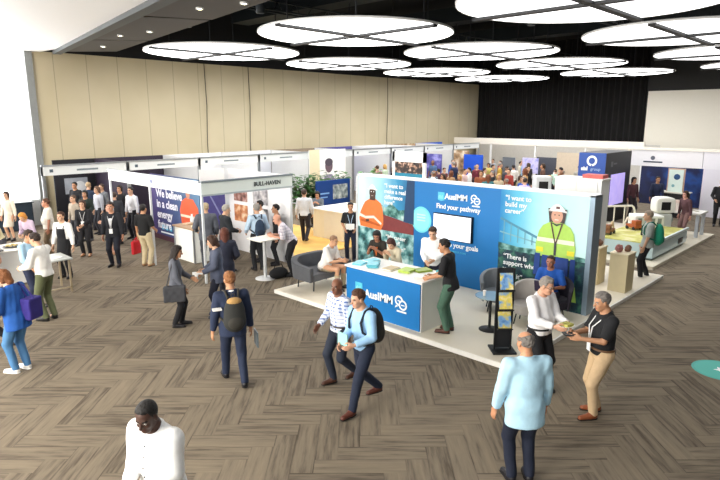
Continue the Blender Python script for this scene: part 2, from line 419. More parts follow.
def person(label, loc, az, h=1.75, build=1.0, belly=0., lean=0, tilt=0, pelvis=None, feet=None, hands=None, look=(0, 0), hair=('short', '#33261c'), skin='#c99a7c',
           top='#eeeeee', sleeve=.97, hem=.90, loose=.012, tucked=True, legs='#1d2230', bottom='trousers', shoe='#17151a', sneaker=False, curl=.55, palm=None, vx=.013,
           topmat=None, extras=(), group=None, z=0., pole=None, topname='shirt', twist=0):
    s = h / 1.75
    root = thing('person', label, 'person', (loc[0], loc[1], z), az, group)
    root.scale = (s, s, s)
    pel = np.array(pelvis or (0, 0, .93), float); R = rotZ(RAD(twist)) @ rotY(RAD(lean))
    if tilt: a = RAD(tilt); R = R @ np.array([[1, 0, 0], [0, math.cos(a), -math.sin(a)], [0, math.sin(a), math.cos(a)]])
    T = lambda *p: pel + R @ np.array(p, float)                    # torso point, measured from the pelvis
    w = build
    hips = [pel + np.array((0, .088*w*sg, -.01)) for sg in (1, -1)]
    sh = [T(.0, .178*w*sg, .478) for sg in (1, -1)]
    feet = feet or [(.02, .10, 0, 8, 0), (.0, -.10, 0, -8, 0)]     # ankle x, y, z, toe-out, heel-up pitch
    hands = hands or [(.05, .27, .80), (.05, -.27, .80)]
    knees, ank, elb, wr = [], [], [], []
    for i, sg in enumerate((1, -1)):
        ft = feet[i]; k, t = ik(hips[i], (ft[0], ft[1], ft[2] + .085), .445, .425, (1, .12*sg, .15)); knees.append(k); ank.append(t)
        e, t = ik(sh[i], hands[i], .285, .265, (pole or [(-.75, .45, -.5), (-.75, -.45, -.5)])[i]); elb.append(e); wr.append(t)
    hp = T(.0, 0, .545) ; Rh = rotZ(RAD(look[1])) @ rotY(RAD(lean * .45 + look[0])); hc = hp + Rh @ np.array((.035, 0, .155))
    if tilt: pass
    Ri = R.T
    def torso(P, t=0., neck=False):
        Q = (P - pel) @ R
        ds = [ell(Q, (0, 0, .0), (.112 + t + belly*.4, .160*w + t, .13 + t)), ell(Q, (belly*.55, 0, .17), (.098 + t + belly, .140*w + t + belly*.5, .19 + t)),
              ell(Q, (.006, 0, .34), (.112 + t, .158*w + t, .20 + t)),
              cap(Q * V(1.0, 1, 1), (-.012, -.135*w, .462), (-.012, .135*w, .462), .064 + t*.8, .064 + t*.8), cap(Q, (-.012, 0, .45), (.002, 0, .57), .075 + t*.5, .060 + t*.5)]
        return smin_all(ds, .05)
    def arm(P, i, r0, r1, r2, r3):
        return smin(cap(P, sh[i], elb[i], r0, r1), cap(P, elb[i], wr[i], r2, r3), .012)
    def body_f(P):
        d = torso(P)
        d = smin(d, cap(P, T(-.01, 0, .48), hp + (hc - hp) * .35, .057, .054), .03)
        for i in (0, 1):
            d = smin(d, arm(P, i, .050*w, .040, .041, .027), .03)
            d = smin(d, smin(cap(P, hips[i], knees[i], .085*w, .054), cap(P, knees[i], ank[i], .053, .036), .02), .03)
            d = smin(d, cap(P, knees[i] * .7 + ank[i] * .3 + V(-.014, 0, 0), knees[i] * .4 + ank[i] * .6 + V(-.006, 0, 0), .046, .036), .02)
            d = smin(d, cap(P, ank[i], ank[i] + V(.09, 0, -.04), .034, .024), .02)
        return d
    allp = np.array(hips + knees + ank + elb + wr + [T(0, 0, .5), T(0, 0, -.1)])
    lo, hi = allp.min(0) - .2, allp.max(0) + .2
    p, f = snet(body_f, lo, hi, vx * 1.25)
    parts = [(p, f, 0)]
    hvx = .0065 if vx < .015 else .010 if vx < .02 else .014
    for q, g, k in head_parts(hvx): parts.append(((q @ Rh.T + hc).astype(np.float32), g, k))
    palm = palm or [None, None]
    for i, sg in enumerate((1, -1)):
        d = nrm(wr[i] - elb[i]); pn = np.array(palm[i], float) if palm[i] is not None else np.array((.25, -sg, 0.))
        q, g = hand_mesh(curl, .0055 if vx < .015 else .009); q = q.copy(); g = g.copy()
        # +Y of the hand mesh is the thumb side: left hand with palm -Z has its thumb at -Y
        if sg > 0: q[:, 1] *= -1; g = g[:, ::-1]
        B = basis(d, -pn); parts.append(((q @ B.T + wr[i] + d * .01).astype(np.float32), g, 0))
    hcol = hair[1] if hair else '#2a211b'
    SK = mat(skin, .55, var=.06, scale=6); sk = lin(skin)
    LIP = mat(tuple(round(a * b, 3) for a, b in zip(sk, (.80, .52, .52))), .5, var=.03); BROW = mat(hcol, .8)
    np_mesh('body', parts, [SK, LIP, EYE, BROW, IRIS], root)
    if hair:
        q, g = hair_mesh(hair[0], max(hvx, .0065)); np_mesh('hair', [((q @ Rh.T + hc).astype(np.float32), g, 0)], [mat(hcol, .7, var=.35, scale=55, bump=.5)], root)
    # upper garment
    sd = float(sum(map(ord, label)) % 17)
    def fold(P, a=.004): return a * (np.sin(P[:, 2]*19 + P[:, 1]*23 + 3*np.sin(P[:, 1]*11 + sd) + 2*np.sin(P[:, 0]*13)) * np.sin(P[:, 1]*17 - P[:, 2]*9 + P[:, 0]*19 + sd))
    def top_f(P):
        d = torso(P, loose)
        if not tucked: 
            Q = (P - pel) @ R; d = smin(d, cap(Q * V(1.3, 1, 1), (0, 0, -.02), (0, 0, hem - .93 + .04), .165*w + loose, .172*w + loose), .04)
        for i in (0, 1):
            if sleeve > 0:
                a = cap(P, sh[i], elb[i], .052*w + loose, .046 + loose)
                if sleeve > .55:
                    tt = (sleeve - .5) * 2; cuff = elb[i] + (wr[i] - elb[i]) * tt; ax = nrm(wr[i] - elb[i])
                    b = cap(P, elb[i], wr[i], .046 + loose, .033 + loose * .7); b = np.maximum(b, (P - cuff.astype(np.float32)) @ ax.astype(np.float32)); a = smin(a, b, .015)
                else:
                    tt = sleeve * 2; cuff = sh[i] + (elb[i] - sh[i]) * tt; ax = nrm(elb[i] - sh[i])
                    a = np.maximum(cap(P, sh[i], elb[i], .054*w + loose, .054 + loose), (P - cuff.astype(np.float32)) @ ax.astype(np.float32))
                d = smin(d, a, .028)
        d = d + fold(P) * (.6 + loose * 22)
        Q = (P - pel) @ R
        d = np.maximum(d, (hem - .93) - Q[:, 2]); return np.maximum(d, Q[:, 2] - .572 + np.clip(Q[:, 0] + .02, 0, .12) * .55)
    ap = np.array(sh + elb + wr + [T(0, 0, .5), T(0, 0, hem - .95)]); lo, hi = ap.min(0) - .24, ap.max(0) + .24
    p, f = snet(top_f, lo, hi, vx); np_mesh(topname, [(p, f, 0)], [topmat or cloth(top)], root)
    # lower garment
    def bot_f(P):
        Q = (P - pel) @ R
        d = ell(P, pel + V(0, 0, -.005), (.120 + belly*.4, .166*w, .14)); d = smin(d, ell(Q, (belly*.3, 0, .05), (.113 + belly*.7, .153*w + belly*.3, .10)), .03)
        if bottom == 'trousers':
            for i in (0, 1):
                d = smin(d, smin(cap(P, hips[i], knees[i], .098*w, .072*(.5+.5*w)), cap(P, knees[i], ank[i], .070*(.5+.5*w), .058), .02), .025)
            d = d + fold(P, .0035)
            for i in (0, 1):
                ax = nrm(ank[i] - knees[i]).astype(np.float32); near = np.linalg.norm(P - ank[i].astype(np.float32), axis=1) < .16
                d = np.where(near, np.maximum(d, (P - ank[i].astype(np.float32)) @ ax - .03), d)
        else:
            k = (knees[0] + knees[1]) / 2; k = k + (pel - k) * .05
            d = smin(d, cap((P - pel.astype(np.float32)) * V(1.15, 1, 1), (0, 0, -.05), k - pel, .155*w, .185*w), .04) + fold(P, .003)
            d = np.maximum(d, k[2] - P[:, 2])
        return np.maximum(d, Q[:, 2] - (.075 if tucked else .03))
    ap = np.array(hips + knees + ank + [T(0, 0, .1)]); lo, hi = ap.min(0) - .2, ap.max(0) + .2
    p, f = snet(bot_f, lo, hi, vx); np_mesh(bottom, [(p, f, 0)], [cloth(legs)], root)
    for i, sg in enumerate((1, -1)):
        ft = feet[i]; (q, g), (q2, g2) = shoe_mesh(.010 if vx > .012 else .008, sneaker)
        B = rotZ(RAD(ft[3])) @ rotY(RAD(ft[4])); o = ank[i] - B @ np.array((-.025, 0, .085))
        so = np_mesh('shoe', [((q @ B.T + o).astype(np.float32), g, 0)], [mat(shoe, .45, var=.08)], root)
        np_mesh('sole', [((q2 @ B.T + o).astype(np.float32), g2, 0)], [WHITE if sneaker else mat('#0f0d0c', .7)], so)
    ctx = dict(root=root, T=T, R=R, pel=pel, hc=hc, Rh=Rh, wr=wr, elb=elb, sh=sh, s=s, w=w, loose=loose, belly=belly, M=Matrix.Translation((loc[0], loc[1], z)) @ Matrix.Rotation(RAD(az), 4, 'Z') @ Matrix.Scale(s, 4))
    for e in extras: e(ctx)
    return ctx
def chest_x(c, zz): return .118 + c['loose'] + (c['belly'] * 1.3 if zz < .3 else c['belly'] * .3) + .010
# things worn as clothing, children of the person
def lanyard(col='#f2f2f2', badge='#f4f4f4', low=.20):
    def f(c):
        T = c['T']; m = MB(); fx = chest_x(c, low)
        for sg in (1, -1): m.tube([T(-.055, .035*sg, .535), T(.02, .085*sg, .525), T(.085 + c['loose'], .075*sg, .46), T(fx, .045*sg, .36), T(fx + .004, .008*sg, low + .02)], .0075, 6)
        o = m.build('lanyard', mat(col, .6, var=.03), c['root'], local=True)
        M = Matrix.Translation(Vector(T(fx + .008, 0, low - .055))) @ Matrix([list(r) + [0] for r in c['R']] + [[0, 0, 0, 1]])
        MB().box((-.003, -.045, -.065), (.005, .045, .065), M).build('badge', mat(badge, .4, var=.03), o, local=True)
    return f
def glasses(col='#202020'):
    def f(c):
        m = MB(); Q = lambda *p: c['hc'] + c['Rh'] @ np.array(p)
        for sg in (1, -1):
            m.tube([Q(.1 - .01*abs(math.cos(a)), .032*sg + .022*math.cos(a), -.002 + .017*math.sin(a)) for a in np.linspace(0, 2*math.pi, 17)], .0022, 6)
            m.tube([Q(.092, .055*sg, .002), Q(.01, .082*sg, .006)], .0022, 6)
        m.tube([Q(.1, -.010, 0), Q(.1, .010, 0)], .0022, 6)
        m.build('glasses', mat(col, .3), c['root'], local=True)
    return f
def apron(col='#131419'):
    def f(c):
        T, pel, R = c['T'], c['pel'], c['R']; w = c['w']
        def g(P):
            Q = (P - pel) @ R
            d = smin_all([ell(Q, (0, 0, .17), (.135, .17*w, .22)), ell(Q, (.006, 0, .30), (.150, .185*w, .20)), cap(Q, (.0, 0, .02), (.02, 0, -.40), .170*w, .19*w)], .05)
            wid = np.where(Q[:, 2] > .12, .115, .3)
            return np.maximum(np.maximum(np.maximum(d, .01 - Q[:, 0]), np.abs(Q[:, 1]) - wid), np.maximum(Q[:, 2] - .40, -.40 - Q[:, 2]))
        p, q = snet(g, pel + V(-.25, -.3, -.5), pel + V(.3, .3, .5), .012)
        o = np_mesh('apron', [(p, q, 0)], [cloth(col)], c['root'])
        m = MB()
        for sg in (1, -1): m.tube([T(.14, .09*sg, .39), T(.06, .085*sg, .50), T(-.05, .06*sg, .53)], .01, 6)
        m.build('strap', cloth(col), o, local=True)
    return f
def collar(col='#f2f2f2'):
    def f(c):
        T = c['T']; MB().tube([T(.0 + .075*math.cos(a), .068*math.sin(a), .525 - .025*math.cos(a)) for a in np.linspace(0, 2*math.pi, 21)], .017, 8).build('collar', cloth(col), c['root'], local=True)
    return f
def buttons(col='#26262a', n=5):
    def f(c):
        T = c['T']; m = MB()
        for k in range(n):
            zz = .44 - .085*k; m.ell(T(chest_x(c, zz) + .004 - (.03 if k == 0 else 0), .004, zz), (.007, .007, .007), 8, 5)
        m.build('buttons', mat(col, .4), c['root'], local=True)['kind'] = 'stuff'
    return f
def belt(col='#2a1c14'):
    def f(c):
        T = c['T']; w = c['w']; bl = c['belly']; r = (.117 + bl*.9, .158*w + bl*.35)
        o = MB().tube([T(bl*.3 + r[0]*math.cos(a), r[1]*math.sin(a), .062) for a in np.linspace(0, 2*math.pi, 33)], .016, 8).build('belt', mat(col, .45), c['root'], local=True)
        MB().ell(T(bl*.3 + r[0] + .014, 0, .062), (.008, .022, .018), 10, 6).build('buckle', ALU, o, local=True)
    return f
def shirt_front(col='#f0f0f0', tie=None):
    def f(c):
        T = c['T']; m = MB(); fx = chest_x(c, .3)
        m.add([T(.075, -.04, .50), T(fx + .004, -.045, .36), T(fx + .008, 0, .18), T(fx + .004, .045, .36), T(.075, .04, .50), T(fx + .012, 0, .36)], [(0,1,5), (1,2,5), (2,3,5), (3,4,5), (4,0,5)])
        o = m.build('shirt_front', cloth(col), c['root'], local=True)
    return f
# bags, worn or held: objects of their own
def bag_root(name, label, cat, c, local):
    M = c['M'] @ Matrix.Translation(Vector(local)); o = thing(name, label, cat, M.translation); return o
def backpack(label, col, col2=None, accent=None, size=1.0):
    def f(c):
        T, R, pel = c['T'], c['R'], c['pel']; Mw = c['M']; base = T(-.25, 0, .05)
        root = bag_root('backpack', label, 'backpack', c, base); W3 = lambda p: Mw @ Vector(p)
        bx = -.125 - c['loose']
        def g(P):
            Q = (P - pel) @ R
            d = smin_all([ell(Q, (bx - .085*size, 0, .25), (.105*size, .155*size, .25*size)), ell(Q, (bx - .075*size, 0, .12), (.11*size, .16*size, .15*size))], .06)
            return np.maximum(d, Q[:, 0] - bx + .002)
        p, q = snet(g, T(-.25, 0, .2) - .45, T(-.25, 0, .2) + .45, .012)
        M3 = np.array(Mw)[:3]; tw = lambda a: (a @ M3[:, :3].T + M3[:, 3]).astype(np.float32)
        ob = np_mesh('bag_body', [(tw(p), q, 0)], [cloth(col)]); adopt(ob, root)
        def gp(P):
            Q = (P - pel) @ R; return ell(Q, (bx - .155*size, 0, .13), (.06*size, .115*size, .11*size))
        p, q = snet(gp, T(-.3, 0, .1) - .3, T(-.3, 0, .1) + .3, .012); ob = np_mesh('pocket', [(tw(p), q, 0)], [cloth(col2 or col)]); adopt(ob, root)
        fx = chest_x(c, .3)
        for sg in (1, -1):
            m = MB(); m.tube([W3(T(*q)) for q in ((bx - .02, .075*sg, .46), (-.06, .10*sg, .535 + c['loose']), (.04, .115*sg, .52 + c['loose']), (fx - .015, .12*sg, .40), (fx - .02, .145*sg, .27), (.03, .175*sg + .02*sg, .17), (bx - .02, .13*sg, .10))], .017, 8)
            m.build('strap', cloth(col2 or col), root)
        MB().tube([W3(T(*q)) for q in ((bx - .03, .03, .49), (bx - .03, .02, .53), (bx - .03, -.02, .53), (bx - .03, -.03, .49))], .009, 6).build('handle', cloth(col2 or col), root)
        if accent:
            a = bx - .085*size
            o = MB().ell(W3(T(a - .02, .0, .435)), (.07, .11, .06), M=Matrix.Rotation(math.atan2(Mw[1][0], Mw[0][0]), 3, 'Z')).build('top_flap', cloth(accent), root)
    return f
def side_bag(label, col, at, strap_from, size=(.32, .10, .24), name='shoulder_bag', cat='bag', handles=False, fold=None):
    """at: bag top centre in the wearer's frame; strap_from: points the strap passes over"""
    def f(c):
        Mw = c['M']; root = bag_root(name, label, cat, c, (at[0], at[1], at[2] - size[2])); x, y, z = size
        def g(P):
            Q = P - V(at[0], at[1], at[2] - z/2); q = np.abs(Q) - V(x/2 - .03, y/2 - .03, z/2 - .03)
            return np.linalg.norm(np.maximum(q, 0), axis=1) + np.minimum(q.max(1), 0) - .03 + .004*np.sin(Q[:, 0]*40)*np.sin(Q[:, 2]*30)
        p, q = snet(g, np.array(at) - np.array((x, y, z*1.5)), np.array(at) + np.array((x, y, z*.5)), .012)
        M3 = np.array(Mw)[:3]; ob = np_mesh('bag_body', [((p @ M3[:, :3].T + M3[:, 3]).astype(np.float32), q, 0)], [cloth(col)]); adopt(ob, root)
        for sg in ((-1, 1) if handles else (0,)):
            yy = sg * y * .3
            pts = [(at[0] - x*.35, at[1] + yy, at[2] - .02)] + [(a, b + (yy * .3), d) for a, b, d in strap_from] + [(at[0] + x*.35, at[1] + yy, at[2] - .02)]
            MB().tube([Mw @ Vector(q) for q in pts], .011, 8).build('strap', cloth(col), root)
    return f
def held(name, label, cat, mb_local, mt, c, group=None):
    """a thing held in the hand, built in the holder's frame"""
    mb_local.v = [tuple(c['M'] @ Vector(p)) for p in mb_local.v]
    o = mb_local.build(name, mt); return tag(o, label, cat, group)
# ---------------------------------------------------------------- the hall
struct('floor', MB().box((-9, -12, -.2), (42, 25.5, 0)), carpet_mat())
struct('wall_back', MB().box((7.45, 24.0, 0), (37.5, 24.25, 6.45)), wallpanel_mat())
struct('wall_back_upper', MB().box((7.45, 24.0, 6.45), (37.5, 24.25, 9.2)), BLACK)
struct('wall_end', MB().box((37.5, 12.2, 0), (37.75, 24.25, 9.2)), BLACK)
struct('wall_end_upper', MB().box((37.3, -12, 5.62), (37.75, 12.2, 9.2)), mat('#2b2b2b', .8))
struct('wall_end_cream', MB().box((37.4, -12, 0), (37.75, 12.2, 5.62)), mat('#f7f2e4', .6, var=.02))
struct('wall_right_light_block', MB().box((-9, -12.25, 0), (37.75, -12, 9.2)), mat('#8d8a82', .8))  # unseen wall, added to block world light from the right side
struct('ceiling', MB().box((5, -12, 9.0), (37.75, 24.25, 9.2)), mat('#0d0f11', .9))
# column and window wall at the left
struct('trim_column', MB().box((7.2, 23.85, 0), (7.45, 24.3, 6.5)), mat('#8a8d8c', .5))
w1 = struct('window_1', MB().box((-9, 24.2, 1.0), (7.2, 24.26, 6.6)), mat('#ffffff', .3, var=.005, emit=WINDOW_EMIT))
struct('wall_left_sill', MB().box((-9, 24.0, 0), (7.2, 24.3, 1.0)), mat('#e9ecec', .6))
fr = MB()
for x in np.arange(-9, 7, 5.2): fr.box((x - .02, 24.17, 1.0), (x + .02, 24.2, 6.6))
for zz in (1.0, 6.58): fr.box((-9, 24.17, zz - .03), (7.2, 24.2, zz + .03))
f_ = fr.build('window_frame', mat('#f4f6f6', .4, var=.02), w1)
# soffits: pale foyer ceiling, dark bulkhead panels with downlights
def slab(name, pts, z0, z1, mt): return struct(name, MB().prism(pts, z0, z1), mt)
slab('ceiling_foyer', [(-9, 25.5), (7.75, 24.3), (7.86, 22.66), (6.07, 11.88), (5.3, 7.4), (4.6, 3.0), (-9, 3.0)], 6.42, 6.75, mat('#fbfbfb', .6, var=.01))
slab('trim_1', [(7.95, 23.2), (8.2, 23.1), (6.35, 11.75), (5.2, 4.9), (4.9, 4.9), (6.07, 11.88), (7.86, 22.66)], 6.30, 6.75, mat('#3a3f42', .5))
BULK = mat('#4a4744', .7, var=.05)
def lerp2(a, b, t): return (a[0] + (b[0]-a[0])*t, a[1] + (b[1]-a[1])*t)
L0, L1, R0, R1 = (8.2, 23.1), (5.2, 4.9), (9.6, 21.6), (7.0, 4.9)
for k, (a, b) in enumerate(((0, .215), (.225, .50), (.51, .75), (.76, 1.0))):
    slab('ceiling_bulkhead_%s' % ('far', 'middle', 'near', 'nearest')[k], [lerp2(L0, L1, a), lerp2(R0, R1, a), lerp2(R0, R1, b), lerp2(L0, L1, b)], 6.40, 6.9, BULK)
dl = [(.30, .35), (.36, .62), (.12, .5), (.60, .5), (.66, .8)]
names = ['left of the two far downlights in the bulkhead', 'right of the two far downlights in the bulkhead', 'farthest downlight in the dark bulkhead', 'nearer downlight of the dark bulkhead', 'nearest downlight of the dark bulkhead']
for (t, u), nm in zip(dl, names):
    p = lerp2(lerp2(L0, L1, t), lerp2(R0, R1, t), u)
    o = tag(MB().m(mat('#d8d8d8', .4)).lathe((p[0], p[1], 6.36), [(.05, 0), (.09, 0), (.09, .05), (.05, .05)], 16, True).build('ceiling_downlight'), 'small round ' + nm, 'downlight', 'bulkhead downlights')
    MB().lathe((p[0], p[1], 6.365), [(.01, 0), (.05, 0)], 12).build('bulb', mat('#fff6e0', .4, emit=6.), o)
# luminous ceiling discs
DIFF = [mat('#ffffff', .5, var=.005, emit=e) for e in DISC_EMIT]
rows = ['row along the beige wall', 'middle row', 'row over the stand', 'row over the walkway']
nth = ['first', 'second', 'third', 'fourth', 'fifth']
for j, Y in enumerate((18.5, 11.85, 5.2)):
    for i, X in enumerate((12.1, 18.45, 24.8, 31.2)):
        t = thing('ceiling_disc_light', 'luminous ceiling disc, %s from the window in the %s' % (nth[i], rows[j]), 'ceiling light', (X, Y, 6.3), 0, 'luminous ceiling discs')
        D = 2.72
        MB().prism(circle(0, 0, D - .02, n=48), .02, .03).build('diffuser', DIFF[j], t, local=True)
        MB().prism(circle(0, 0, D - .03, n=48), .035, .065).build('cover', mat('#22282b', .6), t, local=True)  # added lid: stops the diffuser's top face lighting the void
        MB().lathe((0, 0, 0), [(D - .02, .012), (D, .012), (D, .07), (D - .02, .07)], 48, True).build('rim', mat('#f4f4f4', .4, var=.02), t, local=True)
        MB().box((-D - .05, -.09, -.06), (D + .05, .09, 0)).build('cross_bar', BLACK, t, local=True)
        MB().box((-.09, -D - .05, -.065), (.09, D + .05, -.005)).build('cross_bar', BLACK, t, local=True)
        for a in (0, 1, 2, 3):
            MB().tube([(1.9*math.cos(a*1.571+.78), 1.9*math.sin(a*1.571+.78), .1), (1.9*math.cos(a*1.571+.78), 1.9*math.sin(a*1.571+.78), 2.7)], .02, 6).build('hanger', DARK, t, local=True)
# plant in the black ceiling void
PIPE = mat('#20272a', .5, .4)
for k, X in enumerate((9.5, 15.3, 21.6, 28.0)):
    m = MB().box((X - .45, -8, 8.0), (X + .45, 22, 8.6)); m.box((X + .7, -8, 8.2), (X + .85, 22, 8.35))
    tag(m.build('ceiling_duct', PIPE), 'long dark air duct in the ceiling void, %s from the window end' % nth[k], 'duct', 'ceiling ducts')
for k, Y in enumerate((2.0, 8.5, 15.2)):
    m = MB()
    for dy, dz in ((-.18, 0), (.18, 0), (0, .3)): m.tube([(8, Y + dy, 7.3 + dz), (36.5, Y + dy, 7.3 + dz)], .03, 6)
    for q in range(40): 
        x = 8.2 + q * .7; m.tube([(x, Y - .18, 7.3), (x + .35, Y, 7.6), (x + .7, Y + .18, 7.3)], .015, 5)
    tag(m.build('ceiling_truss', mat('#2c3438', .4, .5)), 'black lighting truss in the ceiling void, %s' % ('over the walkway', 'over the stand', 'nearest the beige wall')[k], 'truss', 'lighting trusses')
spots = [(8.9, 19.0), (9.3, 16.0), (15.3, 15.3), (21.6, 15.1), (15.0, 8.6), (16.0, 8.6), (22.0, 8.6), (28.3, 8.5), (28.0, 15.2), (9.4, 12.6), (21.0, 2.1), (27.0, 2.1)]
where = ['beside the bulkhead, far', 'beside the bulkhead, near', 'on the far truss, first', 'on the far truss, second', 'on the middle truss, first', 'on the middle truss, second', 'on the middle truss, third', 'on the middle truss, fourth', 'on the far truss, third', 'beside the bulkhead, nearest', 'on the walkway truss, first', 'on the walkway truss, second']
for (x, y), nm in zip(spots, where):
    t = thing('stage_spotlight', 'small black stage spotlight hung in the ceiling void ' + nm, 'spotlight', (x, y, 6.95), random.uniform(0, 360), 'stage spotlights')
    MB().lathe((0, 0, -.32), [(.10, 0), (.12, .02), (.12, .28), (.05, .36)], 14).build('can', mat('#3c4246', .4, .4), t, local=True)
    MB().tube([(-.14, 0, -.15), (-.14, 0, .12), (.14, 0, .12), (.14, 0, -.15)], .015, 6).build('yoke', DARK, t, local=True)
    MB().tube([(0, 0, .12), (0, 0, 2.05)], .02, 6).build('hanging_rod', DARK, t, local=True)
for k, (x, w) in enumerate(((14.6, .03), (17.0, .03), (27.2, .03))):
    tag(MB().tube([(x, 23.93, 6.45), (x + .04, 23.93, 4.6), (x - .03, 23.93, 2.9), (x + .05, 23.93, .0)], .018, 6).build('hanging_cable', mat('#4d473c', .7)), 'thin dark cable hanging down the beige wall, %s' % ('first from the window end', 'second from the window end', 'nearest the black curtain')[k], 'cable', 'wall cables')
# black stage curtain on the end wall
m = MB(); vs = []; n = 220
for zz in (0.02, 9.0):
    for i in range(n + 1):
        y = 12.3 + 11.6 * i / n; vs.append((37.28 + .09*math.sin(i*.9) + .04*math.sin(i*.37), y, zz))
m.add(vs, [(i, n + 1 + i, n + 2 + i, i + 1) for i in range(n)], True)
tag(m.build('stage_curtain', mat('#0e0d0d', .95, var=.3, scale=2)), 'tall black pleated curtain covering the end wall beyond the booths', 'curtain')

# ---------------------------------------------------------------- main stand
BLUE = mat('#0576c0', .5, var=.04); CREAM = mat('#e9e2d2', .6, var=.03, scale=3)
CYAN = mat('#57c8e6', .5); LCYAN = mat('#a6ecf2', .5); INKW = mat('#f4f8fa', .5, var=.01); NAVYP = mat('#0c3566', .5)
o = MB().m(mat('#e2d9c6', .5, var=.04, scale=2)).box((7.95, 4.32, 0), (15.6, 10.42, .085)).m(mat('#f2efe8', .5)).box((7.92, 4.29, 0), (15.63, 10.45, .08)).build('stand_platform')
tag(o, 'low pale timber platform under the blue corner stand, on the carpet', 'platform')
PZ = .085
ws = thing('stand_wall', 'long printed back wall of the blue stand with two portraits and a screen', 'display wall', (11.35, 7.7, PZ))
box('wall_core', (11.2, 4.5, PZ), (11.5, 10.9, 2.5), mat('#c9ced2', .5), ws)
box('edge_post', (11.17, 4.42, PZ), (11.53, 4.52, 2.53), mat('#8fa3b4', .35, .5), ws)
box('edge_post', (11.17, 10.88, PZ), (11.53, 10.94, 2.53), mat('#dfe3e6', .35, .2), ws)
box('top_rail', (11.17, 4.42, 2.5), (11.53, 10.94, 2.54), mat('#e8ecee', .4), ws)
WX = 11.195
# panel prints; (u, v) are metres from each panel's lower left corner as seen
def panel(y0, y1, z0, z1, name, label, mt): 
    o = MB().m(mt).add([(WX, y0, z0), (WX, y1, z0), (WX, y1, z1), (WX, y0, z1)], [(0, 3, 2, 1)]).build(name, None, ws)
    return o
panel(6.5, 8.92, PZ, 2.5, 'blue_panel', '', mat('#0576c0', .5, var=.05, scale=1.2))
SKYL = grad_mat([(0, '#d8f4f8'), (.35, '#a5def0'), (.7, '#2f93c4'), (1, '#0b4a86')], 1, 10.7, 8.95, .25)
SKYR = grad_mat([(0, '#1a86c4'), (.25, '#5fc1e2'), (.55, '#b6ecf2'), (1, '#cdf4f2')], 1, 6.5, 4.7, .15)
panel(8.92, 10.88, 1.12, 2.5, 'portrait_panel', '', SKYL)
panel(4.52, 6.5, 1.17, 2.5, 'portrait_panel', '', SKYR)
TREES = blotch_mat([(.3, '#123a3c'), (.45, '#2d6a64'), (.6, '#7fb4b0'), (.75, '#cfe4e2')], 5)
DTREE = blotch_mat([(.3, '#0a2436'), (.5, '#123c4c'), (.62, '#2f6a5c'), (.8, '#5a8f74')], 6)
panel(8.92, 10.88, PZ, 1.12, 'quote_panel', '', blotch_mat([(.3, '#16323a'), (.45, '#3c7f84'), (.58, '#9fd2d6'), (.75, '#e4f4f4')], 4))
panel(4.52, 6.5, PZ, 1.17, 'quote_panel', '', DTREE)
ORANGE = mat('#ee7d3c', .6, var=.12); DSKIN = mat('#4a372e', .6); LIME = mat('#b2dc62', .6, var=.1); HELM = mat('#f6f7f4', .5); RED = mat('#7d3436', .6, var=.2)
# left portrait: worker in orange with crossed arms and a white helmet
p = Print('-X', (WX - .004, 10.88, 0))
p.poly([(.62,1.12),(1.95,1.12),(1.95,1.38),(1.2,1.50),(.72,1.56)], RED)
p.poly([(.66,1.56),(1.25,1.50),(1.95,1.38),(1.95,1.78),(1.45,1.70),(1.2,1.86),(1.0,1.72),(.85,1.80)], TREES)
p.poly([(1.62,1.42),(1.955,1.40),(1.955,2.5),(1.72,2.5)], mat('#0d3c66', .55, var=.2))
p.poly([(.10,1.14),(.05,1.36),(.10,1.54),(.20,1.72),(.27,1.82),(.42,1.90),(.48,1.93),(.62,1.93),(.70,1.90),(.84,1.82),(.90,1.68),(.93,1.46),(.93,1.26),(.84,1.10)], ORANGE)
p.poly([(.44,1.88),(.64,1.88),(.64,2.0),(.44,2.0)], DSKIN)
p.poly(circle(.54, 2.08, .115, .155), DSKIN)
p.poly([(.38,2.16),(.36,2.18),(.44,2.19),(.64,2.19),(.72,2.18),(.70,2.15),(.55,2.17)], HELM)
p.poly([(.40 + .28*(i/12), 2.175 + .125*math.sin(math.pi*i/12)) for i in range(13)], HELM)
p.poly(circle(.50, 2.11, .016), INKW); p.poly(circle(.59, 2.11, .016), INKW); p.line((.50, 2.0), (.58, 2.0), .012, mat('#c9b4a6', .5))
p.poly([(.04,1.42),(.30,1.36),(.60,1.40),(.86,1.24),(.88,1.30),(.60,1.47),(.30,1.43),(.06,1.50)], mat('#e8e6dc', .5))
p.poly([(.12,1.28),(.50,1.24),(.82,1.20),(.82,1.25),(.5,1.31),(.12,1.34)], mat('#c25a22', .6))
p.poly([(.30,1.34),(.42,1.36),(.44,1.30),(.32,1.28)], DSKIN)
p.build('portrait_print', None, ws)
# circle badge
p = Print('-X', (WX - .005, 9.0, 0)); p.poly(circle(.31, 1.55, .31, .33), mat('#6fdcea', .5, var=.08)); p.poly(circle(.31, 1.55, .26, .28), mat('#8ce8ee', .5, var=.05))
for k in range(3): p.rect(.18, 1.66 - .07*k, .44, 1.69 - .07*k, mat('#c9eddc', .5))
p.build('round_badge', None, ws)
text('“I want to\nmake a real\ndifference\nhere”', '-X', (WX - .01, 9.92, 2.26), .155, INKW, ws, bold=.003)
text('“My career\ntook off\nwith them”', '-X', (WX - .01, 9.86, .92), .15, INKW, ws, bold=.003)
text('AusIMM', '-X', (WX - .006, 8.0, 2.14), .19, INKW, ws, bold=.006)
text('Find your pathway', '-X', (WX - .006, 8.24, 1.90), .165, INKW, ws, bold=.004)
text('to your goals', '-X', (WX - .006, 7.90, 1.00), .165, INKW, ws, bold=.004)
text('at ausimm.com', '-X', (WX - .006, 7.90, .87), .09, CYAN, ws)
